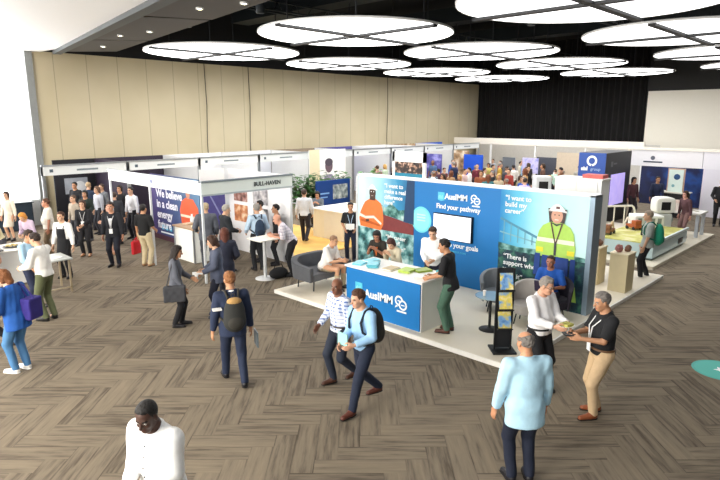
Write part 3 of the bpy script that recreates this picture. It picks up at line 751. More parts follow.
def emblem(face, loc, s, par_, kind):
    q = Print(face, loc)
    if kind == 'shield':
        q.poly([(0,0),(.5*s,-.12*s),(s,0),(s,s),(0,s)], CYAN)
        for k in range(4): q.line((.15*s + .18*k*s, .15*s), (.15*s + .18*k*s, (.55 + .1*(k % 2))*s), .07*s, LCYAN)
    else:
        q.poly(circle(.35*s, .62*s, .34*s), INKW); q.poly(circle(.35*s, .62*s, .22*s), BLUE); q.poly(circle(.68*s, .38*s, .34*s), INKW); q.poly(circle(.68*s, .38*s, .22*s), BLUE)
        q.poly([(.12*s,.3*s),(.02*s,.1*s),(.3*s,.26*s)], INKW); q.line((.25*s, .62*s), (.5*s, .62*s), .07*s, INKW); q.line((.55*s, .38*s), (.85*s, .38*s), .07*s, INKW)
        q.rect(.2*s, -.12*s, s, 0, INKW)
    return q.build('emblem', None, par_)
emblem('-X', (WX - .004, 8.20, 2.10), .19, ws, 'shield'); emblem('-X', (WX - .004, 7.28, 2.06), .26, ws, 'rings')
# right portrait: woman in a lime vest with a white helmet by a bridge
p = Print('-X', (WX - .004, 6.5, 0))
p.line((.02, 1.86), (1.35, 1.38), .05, mat('#4d8fae', .6)); p.line((.02, 1.56), (1.2, 1.38), .03, mat('#7fb6c8', .6))
for k in range(7): p.line((.12 + .17*k, 1.82 - .062*k), (.12 + .17*k, 1.36), .022, mat('#6aa4ba', .6))
p.poly([(0,1.17),(1.97,1.17),(1.97,1.26),(1.2,1.3),(.5,1.27),(0,1.32)], TREES)
VX = 1.33
p.poly([(VX-.42,1.17),(VX-.44,1.42),(VX-.38,1.70),(VX-.30,1.83),(VX-.14,1.92),(VX+.14,1.92),(VX+.29,1.84),(VX+.37,1.72),(VX+.43,1.42),(VX+.41,1.17)], LIME)
p.poly([(VX-.28,.62),(VX-.28,1.20),(VX+.30,1.20),(VX+.30,.62)], mat('#173f8c', .6, var=.15))
p.poly([(VX-.46,.75),(VX-.44,1.22),(VX-.32,1.22),(VX-.32,.75)], mat('#173f8c', .6, var=.15)); p.poly([(VX+.34,.7),(VX+.34,1.2),(VX+.44,1.2),(VX+.46,.7)], mat('#173f8c', .6, var=.15))
p.rect(VX-.41, 1.48, VX+.40, 1.57, mat('#eef0d8', .5)); p.rect(VX-.42, 1.26, VX-.26, 1.36, mat('#ece23c', .5)); p.rect(VX+.26, 1.26, VX+.41, 1.36, mat('#ece23c', .5))
p.line((VX-.12, 1.9), (VX, 1.45), .03, mat('#5a4038', .6)); p.line((VX+.12, 1.9), (VX, 1.45), .03, mat('#5a4038', .6)); p.line((VX, 1.5), (VX, 1.22), .05, mat('#3a3a44', .6))
p.poly([(VX-.16,1.92),(VX-.2,2.2),(VX+.2,2.2),(VX+.16,1.92)], mat('#4a3c3c', .6))
p.poly([(VX-.18,1.93),(VX,1.84),(VX+.18,1.93),(VX,1.88)], mat('#28323c', .6))
p.poly(circle(VX, 2.05, .125, .155), mat('#d6a48c', .6, var=.04))
p.poly([(VX-.21,2.13),(VX,2.16),(VX+.21,2.13),(VX+.2,2.17)] , HELM); p.poly([(VX - .19 + .38*(i/12), 2.15 + .15*math.sin(math.pi*i/12)) for i in range(13)], HELM)
p.rect(VX-.03, 2.2, VX+.05, 2.25, mat('#60383c', .5))
p.poly(circle(VX-.045, 2.075, .014), mat('#3a2a24', .5)); p.poly(circle(VX+.045, 2.075, .014), mat('#3a2a24', .5)); p.line((VX-.04, 1.975), (VX+.04, 1.975), .016, mat('#f2e6de', .5))
p.build('portrait_print', None, ws)
p = Print('-X', (WX - .004, 6.5, 0)); p.poly([(1.3,.3),(1.25,.62),(1.4,.82),(1.62,.80),(1.8,.62),(1.85,.3)], LIME); p.poly([(.3,.1),(.35,.5),(.6,.6),(.85,.5),(.9,.1)], blotch_mat([(.3,'#1d3a34'),(.7,'#4f8a5c')], 8)); p.build('portrait_print', None, ws)
text('“I want to\nbuild my\ncareer”', '-X', (WX - .01, 6.38, 2.28), .15, INKW, ws, bold=.003)
text('“There is\nsupport when\nyou\nneed it”', '-X', (WX - .01, 6.36, .98), .15, INKW, ws, bold=.003)
t = thing('wall_screen', 'white lit flat screen mounted on the blue wall below the words Find your pathway', 'screen', (11.15, 7.72, 1.18))
box('bezel', (11.11, 7.17, 1.17), (11.192, 8.27, 1.79), BLACK, t, .006)
MB().add([(11.107, 7.19, 1.19), (11.107, 8.25, 1.19), (11.107, 8.25, 1.77), (11.107, 7.19, 1.77)], [(0, 3, 2, 1)]).build('display', mat('#eef0fa', .3, var=.01, emit=.75), t)
# counter
t = thing('reception_counter', 'blue fronted white reception counter at the front of the blue stand', 'counter', (8.5, 7.2, PZ))
box('body', (8.1, 6.24, PZ), (8.9, 8.18, 1.03), mat('#eeece6', .5, var=.02), t)
box('front_panel', (8.07, 6.26, PZ + .02), (8.1, 8.18, 1.02), BLUE, t)
box('worktop', (8.05, 6.2, 1.03), (8.95, 8.22, 1.07), mat('#f4f1ec', .4, var=.02), t, .006)
emblem('-X', (8.065, 7.92, .56), .2, t, 'shield'); text('AusIMM', '-X', (8.063, 7.66, .50), .225, INKW, t, bold=.007); emblem('-X', (8.065, 6.86, .42), .3, t, 'rings')
CT = 1.07
def stack(name, label, cat, x, y, z, w, d, n, mt, rz, group=None, h=.012):
    m = MB()
    for k in range(n):
        M = Matrix.Translation((x + random.uniform(-.01, .01), y + random.uniform(-.01, .01), z + k*h)) @ Matrix.Rotation(RAD(rz + random.uniform(-7, 7)), 4, 'Z')
        m.m(mt[k % len(mt)]).box((-w/2, -d/2, .0005), (w/2, d/2, h), M)
    return tag(m.build(name), label, cat, group)
LC = mat('#7fcfe0', .4); LG = mat('#b8cf5a', .4, var=.2); TEAL = mat('#2a9fae', .4); MAGA = mat('#c9b48e', .4, var=.2)
stack('brochure', 'pale blue fanned brochure at the sofa end of the blue counter', 'brochure', 8.3, 8.02, CT, .30, .22, 3, [LC], 20, 'brochures on the counter')
stack('brochure', 'pale blue brochure stack next to the counter end brochure', 'brochure', 8.55, 7.92, CT, .30, .22, 5, [LC, INKW], -10, 'brochures on the counter')
stack('brochure', 'teal brochure stack in front of the woman in the dark waistcoat', 'brochure', 8.32, 7.66, CT, .30, .22, 6, [TEAL, LC], 35, 'brochures on the counter')
stack('magazine', 'tan magazine pile at the middle of the counter', 'magazine', 8.4, 7.25, CT, .30, .22, 3, [MAGA, INKW], 5, 'brochures on the counter')
stack('leaflet', 'lime green leaflet pile left on the counter top', 'leaflet', 8.5, 6.92, CT, .32, .24, 4, [LG], 15, 'leaflets on the counter')
stack('leaflet', 'olive leaflet pile behind the lime one', 'leaflet', 8.74, 6.72, CT, .32, .24, 3, [mat('#93a83e', .4, var=.2)], -25, 'leaflets on the counter')
stack('leaflet', 'white leaflet pile next to the green trousered man', 'leaflet', 8.32, 6.5, CT, .24, .18, 3, [INKW, MAGA], 40, 'leaflets on the counter')
t = thing('tape_dispenser', 'small teal tape dispenser on the counter near the seller', 'dispenser', (8.82, 6.4, CT)); MB().lathe((0, 0, 0), [(.05, 0), (.05, .05), (.02, .06)], 16).build('body', TEAL, t, local=True)
# sofa: curved low back along the far edge
t = thing('sofa', 'charcoal two seat sofa with a low wrap-around back at the corner of the platform', 'sofa', (9.0, 9.85, PZ)); t.scale = (.86, 1, .95)
SOFA = mat('#54565b', .85, var=.12, bump=.3)
m = MB(); ip, op = [], []
for a in np.linspace(180, 0, 21):
    c, s_ = math.cos(RAD(a)), math.sin(RAD(a)); ip.append((.62*abs(c)**.5*np.sign(c), .0 + .34*s_**.6)); op.append((.74*abs(c)**.5*np.sign(c), .0 + .46*s_**.6))
ip = [(-.62, -.36)] + ip + [(.62, -.36)]; op = [(-.74, -.36)] + op + [(.74, -.36)]; n = len(ip)
hh = [.62] + [.64 + .14*math.sin(math.pi*k/(n-3)) for k in range(n-2)] + [.62]
vs = [(x, y, .26) for x, y in ip] + [(x*1.02, y*1.04, h) for (x, y), h in zip(ip, hh)] + [(x*1.05, y*1.08, h) for (x, y), h in zip(op, hh)] + [(x, y, .26) for x, y in op]
m.add(vs, [(r*n+k, r*n+k+1, (r+1)*n+k+1, (r+1)*n+k) for r in range(3) for k in range(n-1)] + [(0, n, 2*n, 3*n), (n-1, 4*n-1, 3*n-1, 2*n-1)] + [(3*n+k, 3*n+k+1, k+1, k) for k in range(n-1)])
m.build('backrest', SOFA, t, .02, True)
MB().prism([(x, y) for x, y in ip], .26, .44).build('seat_cushion', mat('#5f6166', .85, bump=.3), t, .03, True)
for sx in (-.5, .5):
    for sy in (-.25, .28): MB().tube([(sx, sy, .27), (sx*1.06, sy*1.05, 0)], .016, 8).build('leg', DARK, t, local=True)
t.location = (8.92, 9.93, PZ)
# brochure rack
t = thing('brochure_rack', 'tall narrow black brochure rack standing at the front corner of the platform', 'rack', (8.42, 4.72, PZ), 45)
box('base_plate', (-.2, -.2, 0), (.2, .2, .03), BLACK, None); b = bpy.data.objects['base_plate']; adopt(b, t, True)
for sy in (-.14, .14): adopt(box('upright', (-.02, sy - .012, .03), (.02, sy + .012, 1.47), BLACK), t, True)
adopt(box('back_panel', (.02, -.14, .05), (.03, .14, 1.47), DARK), t, True)
for k, zz in enumerate((.54, .88, 1.22)):
    M = Matrix.Translation((-.05, 0, zz)) @ Matrix.Rotation(RAD(18), 4, 'Y')
    adopt(MB().box((-.012, -.128, -.12), (.0, .128, .02), M).box((-.07, -.128, -.14), (.0, .128, -.12), M).build('pocket', BLACK), t, True)
    mg = tag(MB().m(blotch_mat([(.3, '#2c62b0'), (.45, '#7fb0e0'), (.55, '#e8d24a'), (.7, '#f2ead2')], 5 + k)).box((-.032, -.108, -.11), (-.014, .108, .17), M).build('magazine'), 'yellow and blue cover magazine in the %s pocket of the black rack' % ('bottom', 'middle', 'top')[k], 'magazine', 'rack magazines')
    mg.matrix_basis = Matrix.Translation((8.42, 4.72, PZ)) @ Matrix.Rotation(RAD(45), 4, 'Z')
# bistro table and tub chairs
t = thing('bistro_table', 'small round glass bistro table on a black pedestal beside the brochure rack', 'table', (9.15, 5.42, PZ))
MB().lathe((0, 0, 0), [(.20, 0), (.20, .012), (.05, .03), (.03, .05)], 28).build('base', BLACK, t, local=True)
MB().tube([(0, 0, .03), (0, 0, .66)], .026, 12).build('pedestal', BLACK, t, local=True)
MB().lathe((0, 0, .66), [(.29, 0), (.29, .015)], 32).build('tabletop', GLASS, t, local=True)
tag(MB().lathe((9.05, 5.5, PZ + .676), [(.022, 0), (.032, .10)], 14).build('paper_cup', mat('#efe6e0', .6)), 'small white paper cup on the glass bistro table', 'cup')
def tub(label, x, y, rz, col):
    t = thing('tub_chair', label, 'chair', (x, y, PZ), rz, 'grey tub chairs'); mt = mat(col, .85, var=.1, bump=.25)
    m = MB(); ip, op = [], []
    for a in np.linspace(-112, 112, 19): ip.append((-.26*math.cos(RAD(a)), .26*math.sin(RAD(a)))); op.append((-.33*math.cos(RAD(a)), .33*math.sin(RAD(a))))
    n = len(ip); h = [.60 + .22*math.cos((k/(n-1) - .5)*math.pi) for k in range(n)]
    vs = [(x_, y_, .2) for x_, y_ in ip] + [(x_*1.05, y_*1.05, q) for (x_, y_), q in zip(ip, h)] + [(x_*1.08, y_*1.08, q) for (x_, y_), q in zip(op, h)] + [(x_*.9, y_*.9, .2) for x_, y_ in op]
    m.add(vs, [(r*n+k, (r+1)*n+k, (r+1)*n+k+1, r*n+k+1) for r in range(3) for k in range(n-1)] + [(0, 3*n, 2*n, n), (n-1, 2*n-1, 3*n-1, 4*n-1)])
    m.build('backrest', mt, t, .015, True)
    MB().prism(circle(0, 0, .27, .26), .22, .42).build('seat', mt, t, .03, True)
    for a in (45, 135, 225, 315): MB().tube([(.2*math.cos(RAD(a)), .2*math.sin(RAD(a)), .23), (.25*math.cos(RAD(a)), .25*math.sin(RAD(a)), 0)], .014, 8).build('leg', DARK, t, local=True)
tub('grey tub chair behind the bistro table, nearer the blue panel', 10.25, 5.95, 215, '#7d8288')
tub('light grey tub chair behind the brochure rack', 9.95, 5.1, 190, '#a09c98')
tub('dark tub chair under the seated man in the blue polo', 10.62, 4.85, 200, '#2a2632')
# white store cabinet behind the wall, plinths with ore samples
o = thing('display_cabinet', 'white full height display cabinet standing behind the blue stand wall', 'cabinet', (14.2, 6.0, PZ))
box('carcass', (14.0, 5.42, PZ), (14.5, 6.60, 2.54), mat('#f2f4f4', .5, var=.02), o); box('door', (13.98, 5.52, PZ + .06), (14.0, 6.02, 2.5), WHITE, o); box('door', (13.98, 6.04, PZ + .06), (14.0, 6.58, 2.5), WHITE, o)
box('cornice', (13.97, 5.39, 2.54), (14.53, 6.63, 2.57), mat('#f2f2f0', .5), o)
for k, (x, y) in enumerate(((13.75, 5.35), (13.55, 4.62))):
    t = thing('plinth', 'cream square display plinth carrying rock samples, %s' % ('nearer the grey wall post', 'nearer the carpet walkway')[k], 'plinth', (x, y, PZ), 0, 'cream plinths')
    adopt(box('column', (-.24, -.2, 0), (.24, .2, .88), mat('#dccda6', .6, var=.05), None, .004), t, True); adopt(box('cap', (-.25, -.21, .88), (.25, .21, .91), mat('#e9ddbd', .5), None), t, True)
    for q, (dx, dy, r, nm) in enumerate(((-.1, .06, .10, 'reddish'), (.08, -.07, .085, 'brown'))):
        mb = MB().ell((x + dx, y + dy, PZ + .91 + r*.8), (r, r*.85, r), 9, 6)
        mb.v = [(a + random.uniform(-.015, .015), b_ + random.uniform(-.015, .015), max(c_ + random.uniform(-.015, .015), PZ + .912)) for a, b_, c_ in mb.v]; mb.sm = [False]*len(mb.f)
        tag(mb.build('ore_sample', mat(('#a8706a', '#7d5a48')[q], .8, var=.3, scale=20)), '%s rough rock sample on the plinth %s' % (nm, ('nearer the grey wall post', 'nearer the carpet walkway')[k]), 'rock', 'rock samples')
tag(MB().m(mat('#c8625c', .6, var=.25, scale=6)).box((14.1, 5.45, 2.57), (14.45, 5.95, 2.66)).build('carton'), 'flat reddish carton lying on top of the white display cabinet', 'box')
# floor sticker
p = Print('+Z', (10.33, 1.83, .003)); p.poly(circle(0, 0, .42), mat('#2fa99b', .5)); p.poly(circle(.01, .0, .385), mat('#35b4a6', .5, var=.04))
p.poly([(.02 + (.13 if k % 2 == 0 else .065)*math.sin(math.pi*k/5), (.13 if k % 2 == 0 else .065)*math.cos(math.pi*k/5)) for k in range(10)], INKW)
tag(p.build('floor_sticker'), 'round teal floor sticker with a white star on the dark carpet', 'sticker')
# ---------------------------------------------------------------- shell scheme booths along the beige wall
NAVY = mat('#1c2340', .6, var=.2); PURP = mat('#4d4a8c', .6, var=.25); FASC = mat('#dfe3e3', .5, var=.02)
row = [('black', mat('#16161e', .6, var=.2)), ('dark plum', mat('#2c2134', .6, var=.3)), ('white', PANELW), ('pale grey', mat('#d9dbe2', .5, var=.03)), ('brown shelf', mat('#8a7a66', .6, var=.3)), ('violet', PURP), ('white', PANELW), ('brown and cream', blotch_mat([(.35, '#6b5138'), (.5, '#b59670'), (.65, '#e3d6c0')], 2)), ('bright blue', mat('#1b56c4', .5, var=.1))]
for k, (nm, mt) in enumerate(row):
    x0 = 6.2 + 2.85 * k; x1 = x0 + 2.83
    t = thing('exhibition_booth', 'shell booth with %s back panel, %s along the beige wall' % (nm, ['nearest the window', 'second from the window', 'third from the window', 'fourth from the window', 'fifth from the window', 'sixth from the window', 'seventh from the window', 'eighth from the window', 'last before the curtain'][k]), 'booth', (x0, 20.2, 0), 0, 'shell booths along the beige wall')
    box('fascia', (x0, 20.2, 2.2), (x1, 20.24, 2.5), FASC, t); box('fascia_rail', (x0, 20.18, 2.49), (x1, 20.25, 2.54), ALU, t)
    for x in (x0, x1 - .05): box('post', (x, 20.2, 0), (x + .05, 20.25, 2.5), ALU, t)
    box('back_panel', (max(x0, 7.5), 23.1, 0), (x1, 23.15, 2.5), mt, t)
    if k: box('side_panel', (x0 + .005, 20.26, 0), (x0 + .045, 23.1, 2.5), mt if k < 3 else PANELW, t)
    q = Print('-Y', (x0, 20.199, 2.2)); q.rect(.25, .1, .36, .2, mat('#4a5a66', .5)); q.build('logo_print', None, t); q = Print('-Y', (x0, 20.199, 2.2)); q.rect(1.1, .11, 1.8, .17, mat('#7a868c', .5)); q.build('sign_print', None, t)
q = Print('-Y', (7.3, 23.09, 0)); q.rect(.9, 1.95, 1.4, 2.15, INKW); q.rect(.55, 1.2, 1.4, 1.8, mat('#9ea4ae', .5, var=.2)); q.poly(circle(1.1, 1.45, .22), mat('#e4e6ea', .5)); tag(q.build('wall_poster'), 'black poster with pale lettering and a grey picture in the booth nearest the window', 'poster')
q = Print('-Y', (9.05, 23.09, 0)); q.rect(.2, 2.0, 1.5, 2.2, mat('#8c5a68', .5)); q.rect(.1, .9, .5, 1.3, INKW); tag(q.build('wall_poster'), 'plum poster with a reddish title bar in the second booth from the window', 'poster')
# portrait banner between booths
t = thing('portrait_banner', 'tall white banner with a portrait of a man in grey, above the potted plants', 'banner', (19.0, 19.9, 0))
box('panel', (17.3, 19.9, 0), (19.6, 19.95, 2.6), mat('#f6f4f0', .5, var=.02), t)
q = Print('-Y', (17.3, 19.895, 0)); q.rect(0, 0, .62, 2.62, mat('#eadbb8', .5, var=.05)); q.poly([(.7,.4),(.75,1.15),(1.0,1.45),(1.4,1.45),(1.65,1.15),(1.7,.4)], mat('#9a92a8', .6, var=.1)); q.poly(circle(1.2, 1.85, .24, .32), mat('#6a5660', .6, var=.1)); q.poly(circle(1.2, 2.02, .25, .18), mat('#4b4450', .6)); q.build('portrait_print', None, t)
# corner booth with white fascia
def posts(t, pts, h=2.5):
    for x, y in pts: box('post', (x - .025, y - .025, 0), (x + .025, y + .025, h), mat('#dfe3e6', .35, .3), t)
t = thing('corner_booth', 'shell booth on the aisle with a pale green-white fascia and photo panels inside', 'booth', (7.25, 12.3, 0))
posts(t, [(7.25, 12.3), (10.0, 12.3), (7.25, 14.95), (7.25, 17.5)])
box('fascia', (7.25, 12.27, 2.2), (10.03, 12.31, 2.5), mat('#e3ebe6', .5, var=.02), t); box('fascia_rail', (7.23, 12.25, 2.49), (10.05, 12.33, 2.54), mat('#8f979c', .4, .5), t); box('fascia_rail', (7.23, 12.25, 2.17), (10.05, 12.33, 2.21), mat('#b9c2c4', .4, .4), t)
box('back_panel', (9.14, 15.55, 0), (10.0, 15.6, 2.5), mat('#f4f2f2', .5, var=.02), t); box('side_panel', (9.98, 12.34, 0), (10.02, 15.3, 2.5), mat('#f6f6f8', .5, var=.02), t)
text('BULL-HAVEN', '-Y', (8.75, 12.262, 2.3), .15, mat('#3c4446', .5), t, bold=.004)
q = Print('-Y', (9.14, 15.54, 0)); q.rect(.02, .6, .84, 2.15, PURP); q.line((.1, 2.1), (.75, .85), .05, mat('#8f94c8', .5)); q.build('back_print', None, t)
q = Print('-X', (9.97, 15.25, 0))
PH = [blotch_mat([(.3, '#5a3c38'), (.5, '#a8766a'), (.7, '#d8c4bc')], 6), blotch_mat([(.3, '#6d6a70'), (.5, '#b3b0b4'), (.7, '#e4e0e0')], 7), blotch_mat([(.3, '#8a4a2c'), (.5, '#d08a5a'), (.7, '#f0d8b8')], 5), blotch_mat([(.3, '#4a4a50'), (.5, '#8e8a8c'), (.7, '#d4ccc4')], 6)]
for i in (0, 1):
    for j in (0, 1): q.rect(.22 + 1.0*i, 1.55 - .62*j, .92 + 1.0*i, 2.06 - .62*j, PH[i + 2*j])
q.build('photo_print', None, t)
t = thing('slogan_wall', 'dark blue wall reading We believe in a clean energy future with a worker in orange', 'display wall', (9.12, 17, 0))
SX = 9.1
box('panel', (SX, 15.6, 0), (SX + .04, 18.7, 2.2), grad_mat([(0, '#3d2a6c'), (.3, '#2a3470'), (.65, '#34507e'), (1, '#5a83a8')], 1, 18.7, 15.6, .3), t)
q = Print('-X', (SX - .004, 18.7, 0)); q.poly([(2.0,.6),(1.9,1.15),(2.05,1.45),(2.3,1.58),(2.75,1.56),(3.02,1.3),(3.08,.6)], mat('#e0592c', .6, var=.12)); q.poly(circle(2.45, 1.70, .12, .15), mat('#c0846a', .6)); q.poly([(2.28 + .34*i/10, 1.76 + .15*math.sin(math.pi*i/10)) for i in range(11)], HELM); q.rect(1.95, .95, 3.05, 1.03, mat('#e8e0c8', .5)); q.poly([(.0,0),(3.1,0),(3.1,.12),(0,.18)], mat('#4a2030', .6, var=.2))
for k in range(3): q.rect(.62 + .26*k, .36, .80 + .26*k, .52, mat('#3fb6dc', .5))
q.rect(.55, .24, 1.5, .29, INKW); q.build('worker_print', None, t)
text('We believe\nin a clean\nenergy\nfuture', '-X', (SX - .012, 18.32, 1.46), .37, mat('#e8e8f4', .5), t, bold=.010, sx=1.0)
t = bpy.data.objects['corner_booth']
box('fascia', (7.22, 12.33, 2.2), (7.26, 17.52, 2.5), mat('#f6f8f8', .5, var=.01), t); box('fascia_rail', (7.20, 12.33, 2.49), (7.28, 17.54, 2.53), ALU, t)
q = Print('-X', (7.215, 17.5, 2.2)); q.poly(circle(2.72, .16, .06), mat('#6a74a0', .5)); q.build('logo_print', None, t)
for x0, x1, h_ in ((.5, 1.9, '#cfe0d4'), (3.8, 4.3, '#d8d8e8')): q = Print('-X', (7.215, 17.5, 2.2)); q.rect(x0, .13, x1, .17, mat(h_, .5)); q.build('sign_print', None, t)
# white counter at the slogan wall
t = thing('booth_counter', 'white cube counter with a tan top in front of the slogan wall', 'counter', (8.45, 14.85, 0))
box('body', (8.1, 14.3, 0), (8.75, 15.35, .95), mat('#f2f4ee', .5, var=.02), t); box('worktop', (8.06, 14.25, .95), (8.79, 15.4, .99), mat('#a98c6c', .5), t)
for c_ in ((8.08, 14.28), (8.08, 15.33), (8.73, 14.28)): box('corner_post', (c_[0], c_[1], 0), (c_[0] + .04, c_[1] + .04, .95), ALU, t)
stack('leaflet', 'cream leaflet pile on the white cube counter', 'leaflet', 8.4, 14.55, .99, .3, .22, 4, [mat('#efe6c8', .5)], 10); stack('leaflet', 'tan leaflet pile at the far end of the cube counter', 'leaflet', 8.42, 15.1, .99, .25, .2, 3, [mat('#d8b898', .5)], 10)
tag(MB().lathe((8.6, 15.2, .99), [(.05, 0), (.06, .1), (.03, .2), (.03, .26)], 14).build('water_bottle', mat('#e8eef4', .3)), 'white water bottle at the wall side of the cube counter', 'bottle')
# high table in front of the corner booth
t = thing('high_table', 'white high table with one silver column in front of the photo panels', 'table', (8.55, 11.62, 0))
MB().lathe((0, 0, 0), [(.26, 0), (.26, .015), (.04, .03)], 24).build('base', mat('#d9dbdc', .4), t, local=True); MB().tube([(0, 0, .02), (0, 0, 1.03)], .045, 14).build('column', mat('#dfe2e4', .3, .3), t, local=True)
adopt(MB().box((-.34, -.3, 1.03), (.34, .3, 1.06)).build('tabletop', mat('#e9e4da', .5), None, .01), t, True)
o = thing('holdall', 'black holdall bag on the carpet behind the high table column', 'bag', (8.8, 11.4, 0)); MB().ell((8.8, 11.4, .14), (.28, .16, .15), 16, 9).build('bag_body', cloth('#17171a'), o); MB().tube([(8.65, 11.4, .26), (8.7, 11.4, .36), (8.9, 11.4, .36), (8.95, 11.4, .26)], .012, 6).build('handle', cloth('#17171a'), o)
# booth with yellow floor
o = MB().box((10.4, 12.6, 0), (13.9, 17.2, .03)).build('floor_mat', blotch_mat([(.3, '#c99a4c'), (.6, '#deb05c'), (.8, '#e6bd70')], 2)); tag(o, 'yellow wood floor mat of the booth behind the walking man in white', 'floor mat')
t = thing('display_desk', 'long cream display desk on the yellow floor in front of the plants', 'desk', (13.2, 14.1, .03))
box('body', (12.95, 14.2, .03), (14.6, 14.75, .98), mat('#eadfbf', .6, var=.05), t); box('body_return', (12.95, 13.3, .03), (13.5, 14.2, .98), mat('#e9e0c8', .6, var=.04), t); box('worktop', (12.9, 13.25, .98), (14.65, 14.8, 1.02), mat('#f2eee2', .5), t)
t = thing('blue_display', 'deep blue display panel with a picture behind the cream desk', 'display panel', (16.4, 17.2, 0)); box('panel', (15.3, 17.2, 0), (17.2, 17.26, 1.55), mat('#0f3f86', .5, var=.15), t)
q = Print('-Y', (15.3, 17.195, 0)); q.rect(.9, .75, 1.75, 1.35, blotch_mat([(.3, '#4c5a60'), (.55, '#a9b4b4'), (.7, '#dfe2de')], 6)); q.rect(.2, 1.0, .7, 1.06, mat('#88b4e8', .5)); q.rect(.2, .85, .6, .9, mat('#88b4e8', .5)); q.build('picture_print', None, t)
def plant(label, x, y, z, h, n, spread, col, seed):
    rr = random.Random(seed); t = thing('potted_plant', label, 'plant', (x, y, z), 0, 'plants behind the blue display')
    MB().lathe((0, 0, 0), [(.13, 0), (.17, .30), (.15, .30), (.14, .27)], 18).build('pot', mat('#e9e6e0', .5), t, local=True)
    m = MB(); st = MB()
    for k in range(n):
        a = rr.uniform(0, 6.283); l = rr.uniform(.5, 1)*h; s_ = spread*rr.uniform(.3, 1); dx, dy = math.cos(a)*s_, math.sin(a)*s_
        st.tube([(0, 0, .25), (dx*.4, dy*.4, .25 + l*.6), (dx, dy, .25 + l)], .006, 4)
        for q in range(9):
            f = .35 + .65*q/8; cx, cy, cz = dx*f, dy*f, .25 + l*f; b = a + rr.uniform(-1.6, 1.6); L = .2*h; w = .06*h
            u = Vector((math.cos(b), math.sin(b), rr.uniform(-.2, .6))).normalized(); v = u.cross(Vector((0, 0, 1))).normalized()*w; c0 = Vector((cx, cy, cz))
            m.add([c0, c0 + u*L*.45 + v, c0 + u*L - Vector((0, 0, .05)), c0 + u*L*.45 - v], [(0, 1, 2, 3)])
    m.build('foliage', mat(col, .55, var=.3, scale=20), t, local=True); st.build('stem', mat('#4c5a2e', .7), t, local=True)
for k, (x, y, h, sp, col) in enumerate(((15.1, 17.95, 1.6, .48, '#3f6b34'), (16.1, 18.0, 1.5, .48, '#4c7a3a'), (17.1, 17.95, 1.6, .48, '#3a6430'), (17.8, 16.6, 1.7, .5, '#5c8a4a'))):
    plant('leafy green potted plant %s' % ('behind the left end of the blue display', 'behind the middle of the blue display', 'behind the right end of the blue display', 'beside the blue display, nearest the blue stand')[k], x, y, 0, h, 34, sp, col, k)
# ---------------------------------------------------------------- island displays beyond the blue stand
t = thing('framed_display', 'white framed display with a group photo above a teal sign, rising beyond the blue stand', 'display', (16.0, 13.0, 0))
for y in (13.66, 12.28): box('frame_post', (15.95, y, 0), (16.05, y + .1, 2.85), WHITE, t)
box('frame_top', (15.95, 12.28, 2.5), (16.05, 13.76, 2.85), WHITE, t); box('photo_panel', (15.98, 12.38, 2.08), (16.02, 13.66, 2.5), blotch_mat([(.3, '#1c1a1e'), (.5, '#3a2e2c'), (.6, '#b08a74'), (.7, '#e4e0dc')], 6), t); box('teal_sign', (15.97, 12.38, 1.0), (16.03, 13.66, 2.1), mat('#157a96', .5, var=.1), t)
text('CAREERS', '-X', (15.96, 13.45, 1.86), .17, mat('#9fe0ea', .5), t).name = 'sign_text'
def board(name, label, x, y0, y1, z0, z1, mt, th=.05): 
    t = thing(name, label, 'display board', (x, (y0 + y1)/2, 0)); box('panel', (x, y0, z0), (x + th, y1, z1), mt, t)
    for y in (y0, y1 - .04): box('post', (x + th, y, 0), (x + th + .04, y + .04, z1), ALU, t)
    return t
board('display_board', 'violet display board with pale highlights beside the framed display', 26, 18.9, 20.0, .5, 2.1, blotch_mat([(.3, '#39306e'), (.5, '#5b57a8'), (.66, '#a6a4e4'), (.8, '#4d5a66')], 2))
board('display_board', 'brown and cream display board between the violet and blue boards', 27.6, 18.2, 19.2, .6, 2.25, blotch_mat([(.3, '#5c4430'), (.5, '#a88864'), (.65, '#e0d4c0')], 2.5))
board('display_board', 'vivid blue display board beyond the words AusIMM', 27, 16.9, 18.1, .5, 2.1, mat('#1450c8', .5, var=.08))
board('display_board', 'slate grey display board beyond the right portrait', 27, 15.0, 15.7, .3, 2.05, mat('#5e646c', .6, var=.08))
board('display_board', 'lavender picture board beyond the lime vest portrait', 28, 14.2, 15.1, 1.2, 2.0, blotch_mat([(.35, '#8088d8'), (.5, '#d4d0f8'), (.65, '#b0a4e0')], 3))
board('display_board', 'dark slate board with pale top strip left of the blue tower', 29, 13.7, 14.8, .3, 2.0, mat('#474a54', .6, var=.1))
board('display_board', 'black framed cream board right behind the ring logo tower', 28, 12.0, 13.2, .3, 2.35, mat('#c9b9a4', .6, var=.1))
t = thing('kiosk', 'white rounded kiosk with a black square screen beyond the right portrait', 'kiosk', (18.0, 8.95, 0), 222)
adopt(MB().box((-.22, -.27, 0), (.22, .27, 2.15)).build('housing', mat('#d6dade', .4), None, .05), t, True); adopt(MB().box((.221, -.15, 1.62), (.226, .15, 1.98)).build('display', BLACK), t, True)
# fascia run behind the islands, at the far end
t = thing('fascia_run', 'long cream overhead fascia along the far end booths under the black curtain', 'fascia', (34, 15, 0)); box('fascia', (33.9, 11.0, 2.35), (34.0, 24 - .4, 2.75), mat('#ece6da', .5, var=.03), t)
for y in (11.0, 14.2, 17.4, 20.6): box('post', (33.9, y, 0), (34.0, y + .1, 2.4), WHITE, t)
box('back_panel', (36.6, 11.0, 0), (36.65, 23.5, 2.5), mat('#d8d4cc', .6, var=.1), t)
